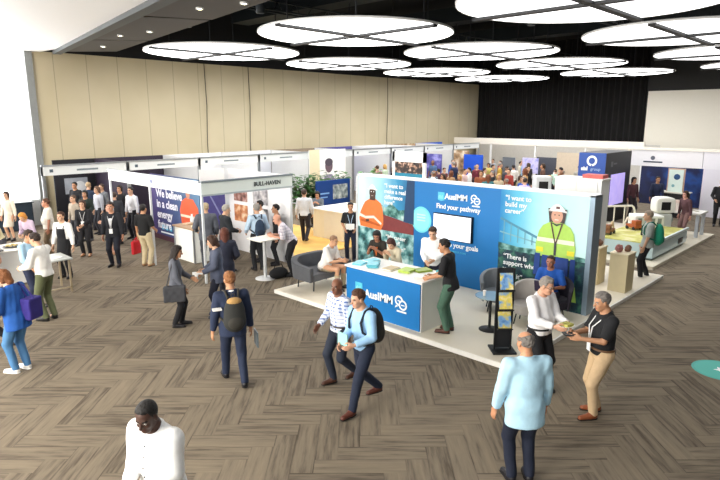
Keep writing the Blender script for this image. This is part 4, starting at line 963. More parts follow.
# ring logo tower
t = thing('logo_tower', 'tall blue and black tower with a white ring logo and a lilac screen', 'display tower', (23, 9, 0))
box('core', (22.0, 8.43, 0), (24.6, 9.45, 2.74), mat('#141419', .5), t); box('blue_face', (21.97, 8.43, 0), (22.0, 9.46, 2.74), mat('#2a4fa0', .5, var=.08), t)
q = Print('-X', (21.965, 9.45, 0)); q.poly(circle(.5, 2.44, .2), INKW); q.poly(circle(.5, 2.44, .12), mat('#2a4fa0', .5)); q.rect(.48, 2.22, .52, 2.30, mat('#2a4fa0', .5)); q.build('logo_print', None, t)
q = Print('-X', (21.965, 9.45, 0)); q.rect(.05, 1.35, .95, 1.55, mat('#c0607a', .5, var=.3)); q.build('stripe_print', None, t)
text('aial', '-X', (21.96, 9.34, 2.08), .19, INKW, t, bold=.012).name = 'lettering'
text('group', '-X', (21.96, 8.98, 2.08), .16, mat('#aac4e8', .5), t)
box('screen', (22.6, 8.40, .7), (24.0, 8.43, 1.9), mat('#b7a8f0', .4, var=.3, scale=3, emit=.55), t); q = Print('-Y', (22.2, 8.425, 0)); q.rect(.3, 2.2, .5, 2.4, mat('#5a5a60', .5)); q.rect(.55, 2.28, .9, 2.34, mat('#5a5a60', .5)); q.build('small_print', None, t)
# white fascia booth on the right
t = thing('white_booth', 'large white booth with a deep white fascia and a navy wall inside', 'booth', (27, 7, 0))
box('fascia', (27.0, 6.42, 1.98), (27.12, 9.35, 2.68), mat('#f0eff4', .5, var=.02), t); box('fascia', (27.0, 2.0, 1.98), (27.12, 6.40, 2.68), mat('#eeedf6', .5, var=.02), t)
box('fascia_rail', (26.95, 2.0, 2.68), (27.2, 9.4, 2.78), mat('#f4f0e4', .5), t); box('post', (26.97, 9.28, 0), (27.12, 9.42, 2.7), mat('#e6ddc6', .5), t)
box('back_panel', (29.5, 5.6, 0), (29.55, 9.6, 2.5), blotch_mat([(.3, '#0a1230'), (.48, '#101f52'), (.62, '#1c4c98'), (.75, '#2a2c5c')], .9), t); box('wing_panel', (27.0, 2.0, 0), (27.1, 6.35, 1.98), mat('#e6e4f0', .5, var=.03), t)
q = Print('-X', (26.99, 9.35, 1.98)); q.poly(circle(1.0, .36, .09), mat('#5a6070', .5)); q.build('logo_print', None, t); q = Print('-X', (26.99, 9.35, 1.98)); q.rect(.62, .16, 1.4, .22, mat('#3c4456', .5)); q.build('sign_print', None, t)
t = thing('display_stand', 'black pedestal stand with a white poster panel under the white fascia', 'stand', (26.2, 7.3, 0)); box('pedestal', (25.9, 6.6, 0), (26.5, 7.5, 1.0), BLACK, t); box('shelf', (25.85, 6.55, 1.0), (26.55, 7.8, 1.04), mat('#d8d4c8', .5), t); box('poster', (26.15, 6.85, 1.04), (26.19, 7.4, 1.95), mat('#dff0ea', .5, var=.05), t); box('frame', (26.2, 6.8, 1.04), (26.24, 7.45, 2.0), mat('#caa890', .5), t)
q = Print('-X', (26.145, 7.4, 1.04)); q.poly(circle(.32, .62, .12), mat('#1c4c80', .5)); q.poly(circle(.2, .25, .06), mat('#7ab0b8', .5)); q.build('poster_print', None, t)
# ---------------------------------------------------------------- robot demonstration on its platform
o = MB().m(mat('#e4dcc8', .5, var=.04)).box((16.3, 4.75, 0), (22.6, 9.2, .09)).build('demonstration_platform'); tag(o, 'cream low platform of the machine demonstration on the right', 'platform')
t = thing('model_table', 'low glass sided demonstration table with a yellow green turf top', 'table', (18.2, 6.2, .09))
box('glass_side', (17.0, 5.0, .16), (20.2, 5.03, .55), mat('#bfe0ec', .15, var=.03, coat=.5), t); box('glass_side', (16.97, 5.0, .16), (17.0, 6.6, .55), mat('#bcd4d8', .15, var=.03, coat=.5), t); box('base', (17.05, 5.05, .09), (20.1, 6.55, .52), mat('#7d8d88', .6), t); box('turf_top', (17.0, 5.03, .52), (20.15, 6.6, .58), blotch_mat([(.3, '#a8a04c'), (.5, '#c9c86a'), (.65, '#d8d49c')], 3), t); box('rim', (16.95, 4.97, .55), (20.25, 5.03, .62), mat('#e6f4f8', .4), t); box('slot', (19.3, 4.985, .22), (19.75, 4.999, .38), mat('#20262c', .5), t)
RAIL = mat('#efe9d8', .4, var=.02)
t = thing('guard_rail', 'cream tubular guard rail with rounded corners around the model table', 'railing', (17.2, 7.5, .09))
for (pa, pb) in (((19.2, 7.62), (20.42, 6.72)), ((17.0, 7.3), (19.05, 7.66))):
    a, b = Vector((*pa, 0)), Vector((*pb, 0)); d = (b - a).normalized()
    MB().tube([a + Vector((0, 0, .09)), a + Vector((0, 0, .95)), a + d*.04 + Vector((0, 0, 1.05)), a + d*.12 + Vector((0, 0, 1.12)), b - d*.12 + Vector((0, 0, 1.12)), b - d*.04 + Vector((0, 0, 1.05)), b + Vector((0, 0, .95)), b + Vector((0, 0, .09))], .035, 8).build('rail', RAIL, t)
    for k in (1, 2, 3): q = a.lerp(b, k/4); MB().tube([q + Vector((0, 0, .09)), q + Vector((0, 0, 1.11))], .022, 8).build('baluster', RAIL, t)
for k, (x, y, c1, c2, lab) in enumerate(((17.6, 6.5, '#8a5c3c', '#c8b08a', 'brown toy digger on the turf near the guard rail'), (18.0, 5.5, '#9a8a72', '#b4a894', 'grey rubble mover model near the glass side'), (18.9, 6.2, '#b05a2c', '#e8e0d4', 'orange trimmed model truck at the middle of the turf'))):
    t = thing('model_machine', lab, 'model', (x, y, .58), 30*k); 
    adopt(MB().box((-.22, -.13, .06), (.22, .13, .16)).box((-.2, -.11, .16), (.0, .11, .30)).build('chassis', mat(c1, .6, var=.2), None, .012), t, True); adopt(MB().bar((.1, 0, .18), (.3, 0, .34), .05).bar((.3, 0, .34), (.42, 0, .12), .04).build('boom', mat(c2, .6), None), t, True)
    for sx in (-.14, .14):
        for sy in (-.13, .13): adopt(MB().tube([(sx, sy - .02, .055), (sx, sy + .02, .055)], .055, 12).build('wheel', DARK), t, True)
t = thing('machine_tower', 'white rounded head machine with a black square screen above the model table', 'machine', (20.75, 5.95, .09), 222)
adopt(MB().box((-.22, -.24, 0), (.22, .24, .82)).build('cabinet', mat('#d4d8d4', .4), None, .03), t, True); MB().prism([(.27*math.copysign(abs(math.cos(a))**.5, math.cos(a)), .33*math.copysign(abs(math.sin(a))**.5, math.sin(a))) for a in np.linspace(0, 6.283, 33)[:-1]], -.22, .22, Matrix.Translation((0, 0, 1.10)) @ Matrix.Rotation(RAD(90), 4, 'Y')).build('head', mat('#f4f4ee', .4, var=.02), t, .05, True)
adopt(MB().box((.22, -.15, .95), (.232, .15, 1.22)).build('display', BLACK, None, .01), t, True); MB().ell((0, .26, .62), (.14, .1, .14)).build('drum', mat('#7c8c86', .4), t, local=True)
t = thing('instrument_case', 'white instrument case with vent slots on the turf table', 'machine', (19.5, 6.05, .58), 220)
adopt(MB().box((-.3, -.45, .02), (.3, .45, .42)).build('housing', mat('#eef0ea', .4, var=.02), None, .04), t, True)
for k in range(4): adopt(MB().box((.301, -.36 + .2*k, .12), (.305, -.24 + .2*k, .34)).build('vent', mat('#8a908c', .5)), t, True)
t = thing('white_table', 'white high table on two grey leg frames at the walkway end of the cream platform', 'table', (21.9, 5.6, .09))
box('tabletop', (21.4, 4.95, .86), (22.3, 6.4, .92), mat('#eeece6', .5), t, .008)
for x, y in ((21.5, 5.05), (22.2, 5.05), (21.5, 6.3), (22.2, 6.3)): box('leg', (x - .05, y - .05, .09), (x + .05, y + .05, .86), mat('#c9d0da', .4), t)
o = thing('sample_box', 'pale pink carton of samples standing on the white table', 'box', (21.75, 5.9, .92)); box('carton', (21.55, 5.7, .92), (21.95, 6.2, 1.22), mat('#eadcd4', .6, var=.08), o); box('flap', (21.53, 5.68, 1.2), (21.57, 6.22, 1.3), mat('#e6cfc4', .6), o)
for k in range(3): tag(MB().box((21.7 + .12*k, 5.1 + .14*k, .92), (21.8 + .12*k, 5.2 + .14*k, .98)).build('sample_tray', mat('#d8d4cc', .5)), 'small pale tray on the white table, %s from the walkway edge' % nth[k], 'tray', 'trays on the white table')
# ---------------------------------------------------------------- catering tables by the window
t = thing('buffet_table', 'long white clothed buffet table near the left window', 'table', (3.6, 16.2, 0))
box('tabletop', (1.9, 15.55, .82), (4.4, 16.55, .86), mat('#ece8e0', .7), t); m = MB()
for x0, y0, x1, y1 in ((1.9, 15.55, 4.4, 15.57), (4.38, 15.55, 4.4, 16.55), (1.9, 16.53, 4.4, 16.55), (1.9, 15.55, 1.92, 16.55)): m.box((x0, y0, .02), (x1, y1, .83))
m.build('tablecloth', mat('#e8e6e2', .8, var=.04), t)
for k, (x, y, c_) in enumerate(((4.05, 16.05, '#d9c284'), (3.55, 16.2, '#c8b070'), (3.6, 15.75, '#c9c0a0'))):
    w_ = ('at the aisle end', 'behind the aisle end platter', 'at the front edge')[k]
    tag(MB().lathe((x, y, .86), [(.12, 0), (.2, .02), (.19, .025), (.1, .012)], 24).build('platter', DARK), 'round dark platter on the buffet table %s' % w_, 'platter', 'buffet platters')
    for q in range(6):
        a = q*1.05; tag(MB().ell((x + .1*math.cos(a), y + .1*math.sin(a), .905), (.045, .03, .022), 8, 5).build('pastry', mat(c_, .7, var=.2, scale=30)), 'small golden pastry on the buffet platter %s' % w_, 'pastry', 'pastries on the platter %s' % w_)
t = thing('cafe_table', 'grey square cafe table on metal legs beside the man in olive trousers', 'table', (4.45, 14.3, 0))
box('tabletop', (4.05, 13.95, .78), (4.75, 14.75, .81), mat('#b9bcb8', .4, var=.04), t)
for x in (4.1, 4.66): box('leg', (x, 14.0, 0), (x + .04, 14.04, .78), mat('#b8a88c', .4, .4), t); box('leg', (x, 14.66, 0), (x + .04, 14.7, .78), mat('#b8a88c', .4, .4), t)
box('foot_bar', (4.1, 14.0, .10), (4.7, 14.03, .13), mat('#b8a88c', .4, .4), t)
tag(MB().lathe((4.35, 14.55, .81), [(.03, 0), (.042, .10), (.036, .10)], 16).build('paper_cup', WHITE), 'white paper cup on the grey cafe table', 'cup')
tag(MB().lathe((4.5, 14.25, .81), [(.09, 0), (.12, .012), (.1, .01)], 20).build('saucer', mat('#f0f0ee', .4)), 'white saucer on the grey cafe table', 'plate')
t = thing('bar_cabinet', 'dark navy service cabinet standing under the window beside the column', 'cabinet', (5.8, 23.5, 0)); box('carcass', (5.1, 23.2, 0), (6.7, 23.9, 1.0), mat('#1d2a36', .5), t); box('door', (5.13, 23.18, .05), (5.88, 23.2, .95), mat('#233240', .5), t); box('door', (5.92, 23.18, .05), (6.67, 23.2, .95), mat('#233240', .5), t); box('worktop', (5.05, 23.15, 1.0), (6.75, 23.92, 1.04), mat('#3a464e', .4), t)
# ---------------------------------------------------------------- people
RT, AW, LF, TW = -46, 44, 134, 224       # right, away from, left, towards the stair head the photo looks from
SKF, SKT, SKD, SKB = '#d3a688', '#bd8a68', '#3f2a20', '#8a5f45'
HB, HD, HG, HW, HR, HY = '#3a281c', '#191412', '#8b8580', '#c9c2b8', '#6e3c22', '#c8a05c'
def walk(front, back, w=.09, fp=-6, bp=38): return [(front, w, .015, 6, RAD(fp)), (-back, -w, .10, -6, RAD(bp))]
def swap(f): return [(f[1][0], -f[1][1], f[1][2], -f[1][3], f[1][4]), (f[0][0], -f[0][1], f[0][2], -f[0][3], f[0][4])]
# foreground
person('person in a loose white shirt looking down, alone on the carpet in front of everyone', (2.0, 4.28), 200, 1.79, 1.08, .02, lean=6, look=(18, 12), hair=('crop', '#15110f'), skin='#4a3026', top='#f4f4f2', loose=.026, tucked=False, hem=.80, hands=[(.30, .12, 1.0), (.30, -.10, 1.0)], legs='#23252e', vx=.010, extras=[collar('#f4f4f2'), buttons()])
c_ = person('person in a pale blue crumpled jacket seen from behind, with thinning grey hair', (5.42, 2.72), 52, 1.76, 1.12, .03, hair=('bald', '#77706a'), skin='#c98f6c', top='#b4dbee', loose=.028, tucked=False, hem=.72, hands=[(.10, .30, .86), (.10, -.29, .84)], legs='#141c30', lean=3, look=(4, 12), vx=.010, topname='jacket', extras=[collar('#c4e2f0')])
c3 = person('person in a black polo and beige chinos with a white lanyard, holding a dark phone', (7.50, 2.70), 138, 1.77, 1.10, .035, hair=('short', '#77716c'), skin=SKT, top='#15161a', sleeve=.44, legs='#cdb08a', shoe='#8a4a28', hands=[(.36, .12, 1.16), (.38, -.08, 1.17)], lean=0, look=(14, 0), feet=[(.10, .09, 0, 6, 0), (-.05, -.12, 0, -16, 0)], vx=.010, tucked=True, loose=.018, extras=[lanyard('#f4f4f4', '#f4f4f4', .14), collar('#15161a'), belt('#6a4a30')])
held('mobile_phone', 'dark phone held out by the man in the black polo and beige chinos', 'phone', MB().box((.42, -.05, 1.185), (.56, .09, 1.2)), BLACK, c3)
c4 = person('person in a white shirt and black trousers with glasses, holding a plate of food', (7.62, 3.68), -104, 1.78, 1.10, .05, hair=('short', '#8c857e'), skin='#cf9c80', top='#f3f1f4', legs='#131318', hands=[(.36, .13, 1.12), (.36, -.12, 1.12)], look=(16, 10), loose=.022, vx=.010, extras=[glasses(), collar('#f3f1f4'), belt('#151515')], feet=[(.02, .11, 0, 10, 0), (.04, -.11, 0, -10, 0)])
t = held('plate', 'white plate held by the white shirted man with glasses', 'plate', MB().lathe((.45, 0, 1.135), [(.07, 0), (.125, .018), (.115, .018), (.06, .006)], 24), mat('#f1ede0', .4), c4)
for k in range(4): held('sandwich', 'small green and bread sandwich on the plate of the white shirted man', 'sandwich', MB().box((.40 + .07*(k % 2), -.06 + .07*(k//2), 1.145), (.455 + .07*(k % 2), .0 + .07*(k//2), 1.18)), mat('#b9b55c', .7, var=.3, scale=60), c4, 'sandwiches on the held plate')
person('person in a royal blue polo seated in the dark tub chair below the portrait', (10.55, 4.92), 190, 1.74, 1.05, pelvis=(0, 0, .50), feet=[(.42, .12, 0, 8, 0), (.40, -.12, 0, -8, 0)], hands=[(.30, .16, .72), (.30, -.16, .72)], hair=('crop', '#2c211c'), skin='#a87058', top='#1b55b0', sleeve=.45, legs='#24202e', z=PZ, vx=.012, look=(4, 0), lean=6)
o = thing('laptop', 'dark purple laptop open on the knees of the seated man in the royal blue polo', 'laptop', (10.15, 4.85, .7))
# stand visitors and staff
person('person in a black tee and green trousers leaning on the end of the blue counter', (8.52, 5.90), 108, 1.78, 1.06, hair=('short', HD), skin=SKT, top='#17171b', sleeve=.5, legs='#4f7260', shoe='#5a3428', hands=[(.34, .20, 1.04), (.34, -.02, 1.03)], lean=8, look=(10, 12), tucked=False, hem=.82, z=PZ, vx=.012)
person('person in a white shirt behind the counter, in front of the lit screen', (9.62, 7.12), 205, 1.74, 1.05, .02, hair=('short', HB), skin=SKF, top='#eef0f2', legs='#1a2036', hands=[(.30, .06, 1.05), (.30, -.10, 1.02)], lean=6, look=(20, 0), z=PZ, vx=.012, loose=.02)
def stool(label, x, y, z):
    t = thing('bar_stool', label, 'stool', (x, y, z)); MB().lathe((0, 0, 0), [(.2, 0), (.2, .02), (.03, .04)], 20).build('base', ALU, t, local=True); MB().tube([(0, 0, .03), (0, 0, .56)], .03, 10).build('column', ALU, t, local=True); MB().lathe((0, 0, .56), [(.15, 0), (.18, .03), (.16, .05)], 20).build('seat', DARK, t, local=True)
stool('bar stool under the long haired woman in the dark waistcoat', 9.75, 8.75, PZ); stool('bar stool under the red haired person in cream', 9.75, 8.12, PZ)
SIT = [(.28, .12, .12, 6, 0), (.28, -.12, .12, -6, 0)]
person('person with long dark hair and a dark waistcoat over orange, seated behind the counter', (9.72, 8.75), 195, 1.66, .92, pelvis=(0, 0, .70), feet=SIT, hands=[(.36, .10, 1.06), (.36, -.10, 1.06)], hair=('long', HD), skin='#a8745a', top='#2a2620', sleeve=.4, legs='#222222', look=(22, 10), lean=10, z=PZ, vx=.013, extras=[shirt_front('#c8682e')])
person('person with dark red hair and cream top bending over the counter beside the waistcoated woman', (9.66, 8.12), 172, 1.64, .92, pelvis=(0, 0, .68), feet=SIT, hands=[(.36, .10, 1.05), (.36, -.10, 1.05)], hair=('bob', '#42201a'), skin=SKF, top='#c9c0a8', legs='#39342e', look=(30, 20), lean=18, z=PZ, vx=.013)
person('person in a pale shirt seated on the charcoal sofa with hands together', (8.92, 9.78), -75, 1.74, 1.05, .02, pelvis=(0, 0, .50), feet=[(.44, .12, 0, 8, 0), (.42, -.12, 0, -8, 0)], hands=[(.50, .05, .70), (.50, -.05, .70)], hair=('crop', '#8a6a50'), skin='#c89878', top='#e9e6e2', sleeve=.5, legs='#a89a80', lean=20, look=(8, 0), z=PZ, vx=.012, loose=.018, tucked=False, hem=.88)
# walkers
c11 = person('person in a blue and white checked shirt walking left, shaven headed', (5.72, 5.94), 172, 1.70, 1.06, .01, hair=None, skin='#7a4e38', topmat=check_mat('#e6ebf3', '#4f6aa6', 17, .36), legs='#1c2434', shoe='#4a2c20', feet=swap(walk(.08, .24, .08)), hands=[(.02, .26, .84), (.26, -.20, .98)], look=(6, 18), loose=.02, vx=.010, lean=2, extras=[collar('#e4e8f0'), belt('#2a1c14')])
c12 = person('person in a light blue shirt and navy trousers walking left with a dark backpack', (5.42, 5.16), 174, 1.76, 1.02, hair=('short', '#4a2c1a'), skin='#cfa084', top='#9cc6ec', legs='#1a2338', shoe='#5c2e22', feet=walk(.28, .36, .09), hands=[(.30, .16, 1.06), (.30, -.10, 1.02)], lean=4, look=(10, -6), loose=.018, vx=.010, extras=[collar('#a8cef0'), belt('#20242e'), backpack('dark grey backpack on the man in the light blue shirt', '#34332f', '#1d2430', None, .95)])
held('booklet', 'pale teal booklet in the hands of the man in the light blue shirt', 'booklet', MB().box((.36, -.10, 1.03), (.375, .10, 1.20)), mat('#9ad0c8', .5), c12)
c13 = person('person in a navy suit walking away with a black backpack', (4.60, 7.12), 66, 1.76, 1.06, hair=('short', '#8a5a34'), skin=SKT, top='#1f2b46', legs='#1c2740', loose=.024, tucked=False, hem=.80, feet=[(.26, .10, .0, 6, 0), (-.24, -.10, .03, -10, RAD(16))], hands=[(.06, .30, .80), (.04, -.28, .82)], lean=4, look=(2, 6), vx=.010, topname='jacket', extras=[collar(), backpack('black backpack with a tan top worn by the man in the navy suit', '#2b2c2a', '#33312c', '#b08a54', 1.0)])
held('folder', 'grey folder carried low by the man in the navy suit', 'folder', MB().box((-.10, -.36, .56), (.14, -.34, .80)), mat('#5e6a70', .5), c13)
held('paper_sheet', 'white folded paper tucked at the left arm of the man in the navy suit', 'paper', MB().box((-.16, .17, 1.24), (-.06, .30, 1.26)), WHITE, c13)
c14 = person('person with long dark hair in a grey top and black trousers holding a white cup', (5.26, 10.06), -34, 1.62, .9, hair=('long', '#241a16'), skin=SKT, top='#5b5e68', legs='#15151a', feet=[(.06, .08, 0, 6, 0), (-.06, -.09, 0, -6, 0)], hands=[(.32, .08, 1.02), (.16, -.24, .90)], look=(14, 0), vx=.011, tucked=False, hem=.84, loose=.018, extras=[side_bag('large dark grey shoulder bag of the woman in the grey top', '#3a3b40', (.0, -.33, .98), [(-.03, -.20, 1.42), (.03, -.10, 1.50)], (.44, .14, .34))])
held('paper_cup', 'white takeaway cup held by the woman in the grey top', 'cup', MB().lathe((.42, .08, .99), [(.03, 0), (.042, .11), (.036, .11)], 14), WHITE, c14)
c15 = person('person with brown bobbed hair in a slate blue jacket standing with papers', (6.15, 10.0), 150, 1.70, .98, hair=('bob', '#3c2418'), skin=SKF, top='#4d5468', legs='#14182a', hands=[(.30, .20, 1.02), (.26, -.14, 1.0)], look=(16, -10), tucked=False, hem=.76, loose=.024, vx=.011, topname='jacket')
held('paper_sheet', 'white papers held out by the woman in the slate blue jacket', 'paper', MB().box((.30, .12, 1.02), (.50, .32, 1.03)), WHITE, c15)
person('person with long reddish brown hair and dark navy coat, beside the slate blue jacket', (6.75, 10.6), 60, 1.68, .98, hair=('long', '#5a2c1e'), skin=SKF, top='#2a2e40', legs='#1a1c28', tucked=False, hem=.74, loose=.024, vx=.012, topname='jacket', hands=[(.2, .2, 1.0), (.2, -.2, 1.0)])
# around the corner booth
person('person in a grey suit with pale hair standing at the white cube counter', (8.05, 13.50), 58, 1.80, 1.08, hair=('short', '#b9a686'), skin=SKF, top='#565a64', legs='#3c4048', tucked=False, hem=.80, loose=.024, vx=.013, topname='jacket', hands=[(.2, .25, 1.0), (.15, -.25, .9)])
person('person with grey hair, dark jacket and blue jeans by the photo panels', (8.28, 12.95), -10, 1.79, 1.06, .02, hair=('short', '#a8a29a'), skin=SKF, top='#1d2228', legs='#33506e', tucked=False, hem=.80, loose=.024, vx=.013, topname='jacket', hands=[(.3, .14, 1.05), (.3, -.1, 1.05)], look=(8, 0))
person('person in a pale checked shirt and shaven head leaning on the white high table', (9.22, 11.32), 145, 1.74, 1.08, .03, hair=None, skin='#d09a80', topmat=check_mat('#d8d2d8', '#9a94a8', 14, .3), sleeve=.55, legs='#16171c', lean=34, look=(4, 0), hands=[(.50, .16, 1.10), (.52, -.12, 1.10)], vx=.013, tucked=True, loose=.018)
c19 = person('person with grey hair, pale blue sleeves and navy day pack near the photo panels', (8.93, 12.42), 72, 1.80, 1.05, hair=('short', '#8f8a84'), skin=SKF, top='#bcd4ea', legs='#16181e', vx=.013, hands=[(.2, .25, 1.0), (.2, -.2, 1.0)], extras=[backpack('navy blue day pack on the grey haired man near the photo panels', '#253850', '#1c2a3c', None, .8)])
person('person with dark hair and a white top standing at the white partition', (9.62, 13.20), 165, 1.74, 1.0, hair=('short', HD), skin=SKT, top='#e6e2e0', legs='#1b1c22', vx=.014)
person('person with black hair and a black top at the right end of the photo booth', (9.66, 12.52), 150, 1.70, 1.0, hair=('short', HD), skin=SKT, top='#17171b', legs='#1b1c22', vx=.014)
# yellow floor booth
person('person in a pale grey shirt and dark trousers walking over the yellow floor', (12.05, 14.15), 40, 1.74, 1.05, hair=('short', HB), skin=SKF, top='#d9dde2', legs='#25222a', feet=walk(.24, .26), hands=[(.1, .28, .86), (.15, -.24, .92)], vx=.014, loose=.02, z=.03)
person('person in a black polo with a pale lanyard standing left of the blue stand wall', (11.34, 11.32), 222, 1.70, .98, hair=('short', HD), skin=SKT, top='#1a1c22', sleeve=.45, legs='#1c2238', hands=[(.2, .16, 1.0), (.2, -.16, 1.0)], vx=.013, extras=[lanyard('#b4d0e8', '#e8eef4', .16)])
held('paper_sheet', 'white sheet held at the waist by the person in black left of the blue wall', 'paper', MB().box((.24, -.12, .98), (.25, .12, 1.14)), WHITE, PEOPLE.get(0) or dict(M=Matrix.Translation((11.34, 11.32, 0)) @ Matrix.Rotation(RAD(222), 4, 'Z')))
person('person with dark hair in grey seated behind the cream desk', (13.8, 15.45), 215, 1.68, .95, pelvis=(0, 0, .66), feet=[(.35, .12, .2, 6, 0), (.35, -.12, .2, -6, 0)], hair=('bob', HD), skin=SKT, top='#6c747c', legs='#222328', vx=.014, look=(15, 0), hands=[(.35, .1, 1.05), (.35, -.1, 1.05)], z=.03)
stool('bar stool behind the cream desk on the yellow floor', 13.8, 15.45, .03)
# left aisle group
person('person in a cream polo shirt and khaki trousers, heavily built, by the dark cabinet', (5.67, 18.3), 165, 1.70, 1.2, .06, hair=('short', '#5a3a28'), skin='#c88c70', top='#e8e4d8', sleeve=.46, legs='#7a6850', vx=.014, tucked=False, hem=.84, loose=.02)
person('person in a white shirt and a long black apron facing the camera', (5.08, 15.41), 218, 1.70, .98, hair=('short', '#4a2c1e'), skin=SKF, top='#efeeec', legs='#15161b', vx=.012, extras=[apron()], hands=[(.06, .29, .80), (.06, -.29, .80)], loose=.018)
person('person in black with a white lanyard card holding a cup, behind the aproned waiter', (6.38, 17.5), 232, 1.66, 1.0, hair=('bob', '#4a2e20'), skin=SKF, top='#1b1b20', legs='#17171c', shoe='#a87850', vx=.014, hands=[(.28, .05, 1.02), (.26, -.12, .95)], extras=[lanyard('#d8d8d8', '#f2f2f2', .18)])
person('person in a white blouse and black skirt with bare legs at the booth front', (7.0, 17.1), 170, 1.52, .9, hair=('bob', '#8a5c44'), skin='#d8a890', top='#eae4e2', sleeve=.4, legs='#16161a', bottom='skirt', shoe='#c09070', vx=.014, hands=[(.28, .1, 1.15), (.28, -.1, 1.15)])
person('person in a black suit with a white badge on a lanyard facing the camera', (6.45, 15.66), 226, 1.78, 1.06, hair=('short', '#2c1c16'), skin='#bf8a6e', top='#1a1c24', legs='#171b28', vx=.012, loose=.022, tucked=False, hem=.82, topname='jacket', extras=[shirt_front('#d8dade'), lanyard('#c8c8cc', '#f6f6f6', .12)])
c30 = person('person in a black polo and beige trousers seen from behind beside a red tote', (7.02, 15.0), 30, 1.72, 1.06, hair=('short', HD), skin=SKT, top='#131417', sleeve=.46, legs='#cfbf9c', shoe='#a8805c', vx=.012, tucked=True, loose=.02, hands=[(.1, .30, .84), (.25, -.2, 1.0)], extras=[side_bag('bright red tote bag hanging at the side of the black polo man in beige trousers', '#c4202c', (.08, .36, .70), [(.10, .33, .80)], (.34, .10, .38), 'tote_bag', 'bag', True)])
person('person in a white shirt with dark hair inside the booth behind the black polo man', (8.5, 18.9), 200, 1.76, 1.0, hair=('short', HD), skin=SKF, top='#e9eaf0', legs='#1c1c24', vx=.016)
person('person with thick dark hair and black top among the booth crowd under the white fascia', (8.6, 20.0), 215, 1.72, 1.0, hair=('bob', '#221612'), skin=SKT, top='#19191d', legs='#1c1c24', vx=.016)
person('person in a navy shirt with fair hair inside the second booth from the window', (8.1, 21.5), 40, 1.75, 1.05, hair=('short', '#b49a78'), skin=SKF, top='#26344c', legs='#1c1c24', vx=.016)
person('person in a grey top standing between navy shirt and dark hair in the booth crowd', (8.35, 20.9), 200, 1.72, 1.0, hair=('short', '#4a3a30'), skin=SKF, top='#82868c', legs='#2c2c34', vx=.016)
person('person in a pale striped top by the post of the second booth from the window', (8.05, 20.55), 190, 1.68, 1.0, hair=('bob', '#6a5040'), skin=SKF, top='#b9bcc6', legs='#2c2c34', vx=.016)
person('person in a beige cardigan half hidden behind the black clothed lanyard wearer', (6.75, 19.2), 200, 1.62, 1.0, hair=('short', '#5a4434'), skin=SKF, top='#b0a494', legs='#2c2c34', vx=.016)
person('person in a black hooded top by the back panel of the booth nearest the window', (7.9, 22.2), 215, 1.72, 1.0, hair=('short', HD), skin=SKT, top='#1e1f24', legs='#1c1c24', vx=.018)
person('person in dark green with black hair at the post of the second booth', (7.3, 19.7), 225, 1.68, 1.0, hair=('bob', HD), skin=SKT, top='#25322c', legs='#1c1c24', vx=.016, hands=[(.25, .12, 1.05), (.25, -.12, 1.05)])
person('person in charcoal with brown hair behind the woman in the white blouse', (7.7, 18.4), 60, 1.70, 1.0, hair=('short', HB), skin=SKF, top='#303238', legs='#1c1c24', vx=.016)
# left edge
c36 = person('person in a white shirt and olive trousers with a camera at the grey cafe table', (3.62, 12.28), 122, 1.80, 1.04, .02, hair=('short', '#2e2019'), skin=SKF, top='#efede8', legs='#5e6446', shoe='#1c1a18', hands=[(.38, .16, 1.06), (.38, -.06, 1.06)], lean=6, look=(12, 6), feet=[(.0, .09, 0, 6, 0), (-.04, -.10, 0, -24, 0)], vx=.011, loose=.022)
person('person in a pale blue shirt next to the white shirted man in olive trousers', (3.66, 13.30), -60, 1.72, 1.02, hair=('short', '#3a2a22'), skin=SKT, top='#a6cbe6', legs='#1f2740', vx=.012, hands=[(.3, .1, 1.02), (.25, -.2, .95)], look=(12, 0))
c38 = person('person in a bright blue jacket, jeans and white trainers at the left edge', (2.46, 9.96), 122, 1.70, 1.1, .04, hair=('bob', '#7a4a26'), skin=SKF, top='#1f58a8', legs='#4a7aa8', shoe='#e9e6e0', sneaker=True, tucked=False, hem=.76, loose=.03, vx=.011, topname='jacket', lean=8, look=(14, 10), hands=[(.3, .2, 1.0), (.15, -.26, .9)], feet=[(.06, .09, 0, 6, 0), (.0, -.10, 0, -10, 0)],
    extras=[side_bag('purple shoulder bag on the woman in the bright blue jacket', '#2e2478', (-.19, -.13, 1.26), [(-.10, -.13, 1.44), (.02, -.13, 1.50)], (.19, .29, .36))])
held('pouch', 'small pink pouch on the side of the purple bag', 'pouch', MB().ell((-.19, -.29, 1.0), (.05, .035, .07), 12, 8), mat('#d0508c', .6), c38)
person('person in dark trousers cut by the left picture edge behind the bright blue jacket', (2.40, 11.05), 150, 1.74, 1.0, hair=('short', HD), skin=SKT, top='#23252c', legs='#1a1a20', shoe='#3a2a20', vx=.014, feet=walk(.2, .2))
person('person with orange blond hair and a mauve top behind the buffet table', (4.95, 17.45), 215, 1.58, 1.0, hair=('bob', '#d8923c'), skin=SKF, top='#c9b6cc', legs='#3a3a40', lean=24, look=(20, 0), vx=.014, hands=[(.4, .1, 1.0), (.4, -.1, 1.0)])
person('person in a pale yellow cardigan at the buffet table next to the orange blond woman', (4.15, 17.3), 190, 1.58, 1.0, hair=('short', '#d8b070'), skin=SKF, top='#e8dcb4', legs='#3a3a40', lean=20, look=(20, 0), vx=.014, hands=[(.4, .1, 1.0), (.4, -.1, 1.0)])
person('person in a cream dress with dark hair standing under the left window', (5.5, 21.6), 220, 1.64, .95, hair=('bob', '#3a2620'), skin=SKF, top='#e4dccc', legs='#d8d0c0', bottom='skirt', vx=.016)
person('person with reddish hair and a grey top behind the far end of the buffet table', (3.85, 17.5), 230, 1.62, 1.0, hair=('bob', '#7c3c22'), skin=SKF, top='#b4b0b4', legs='#3a3a40', vx=.016)
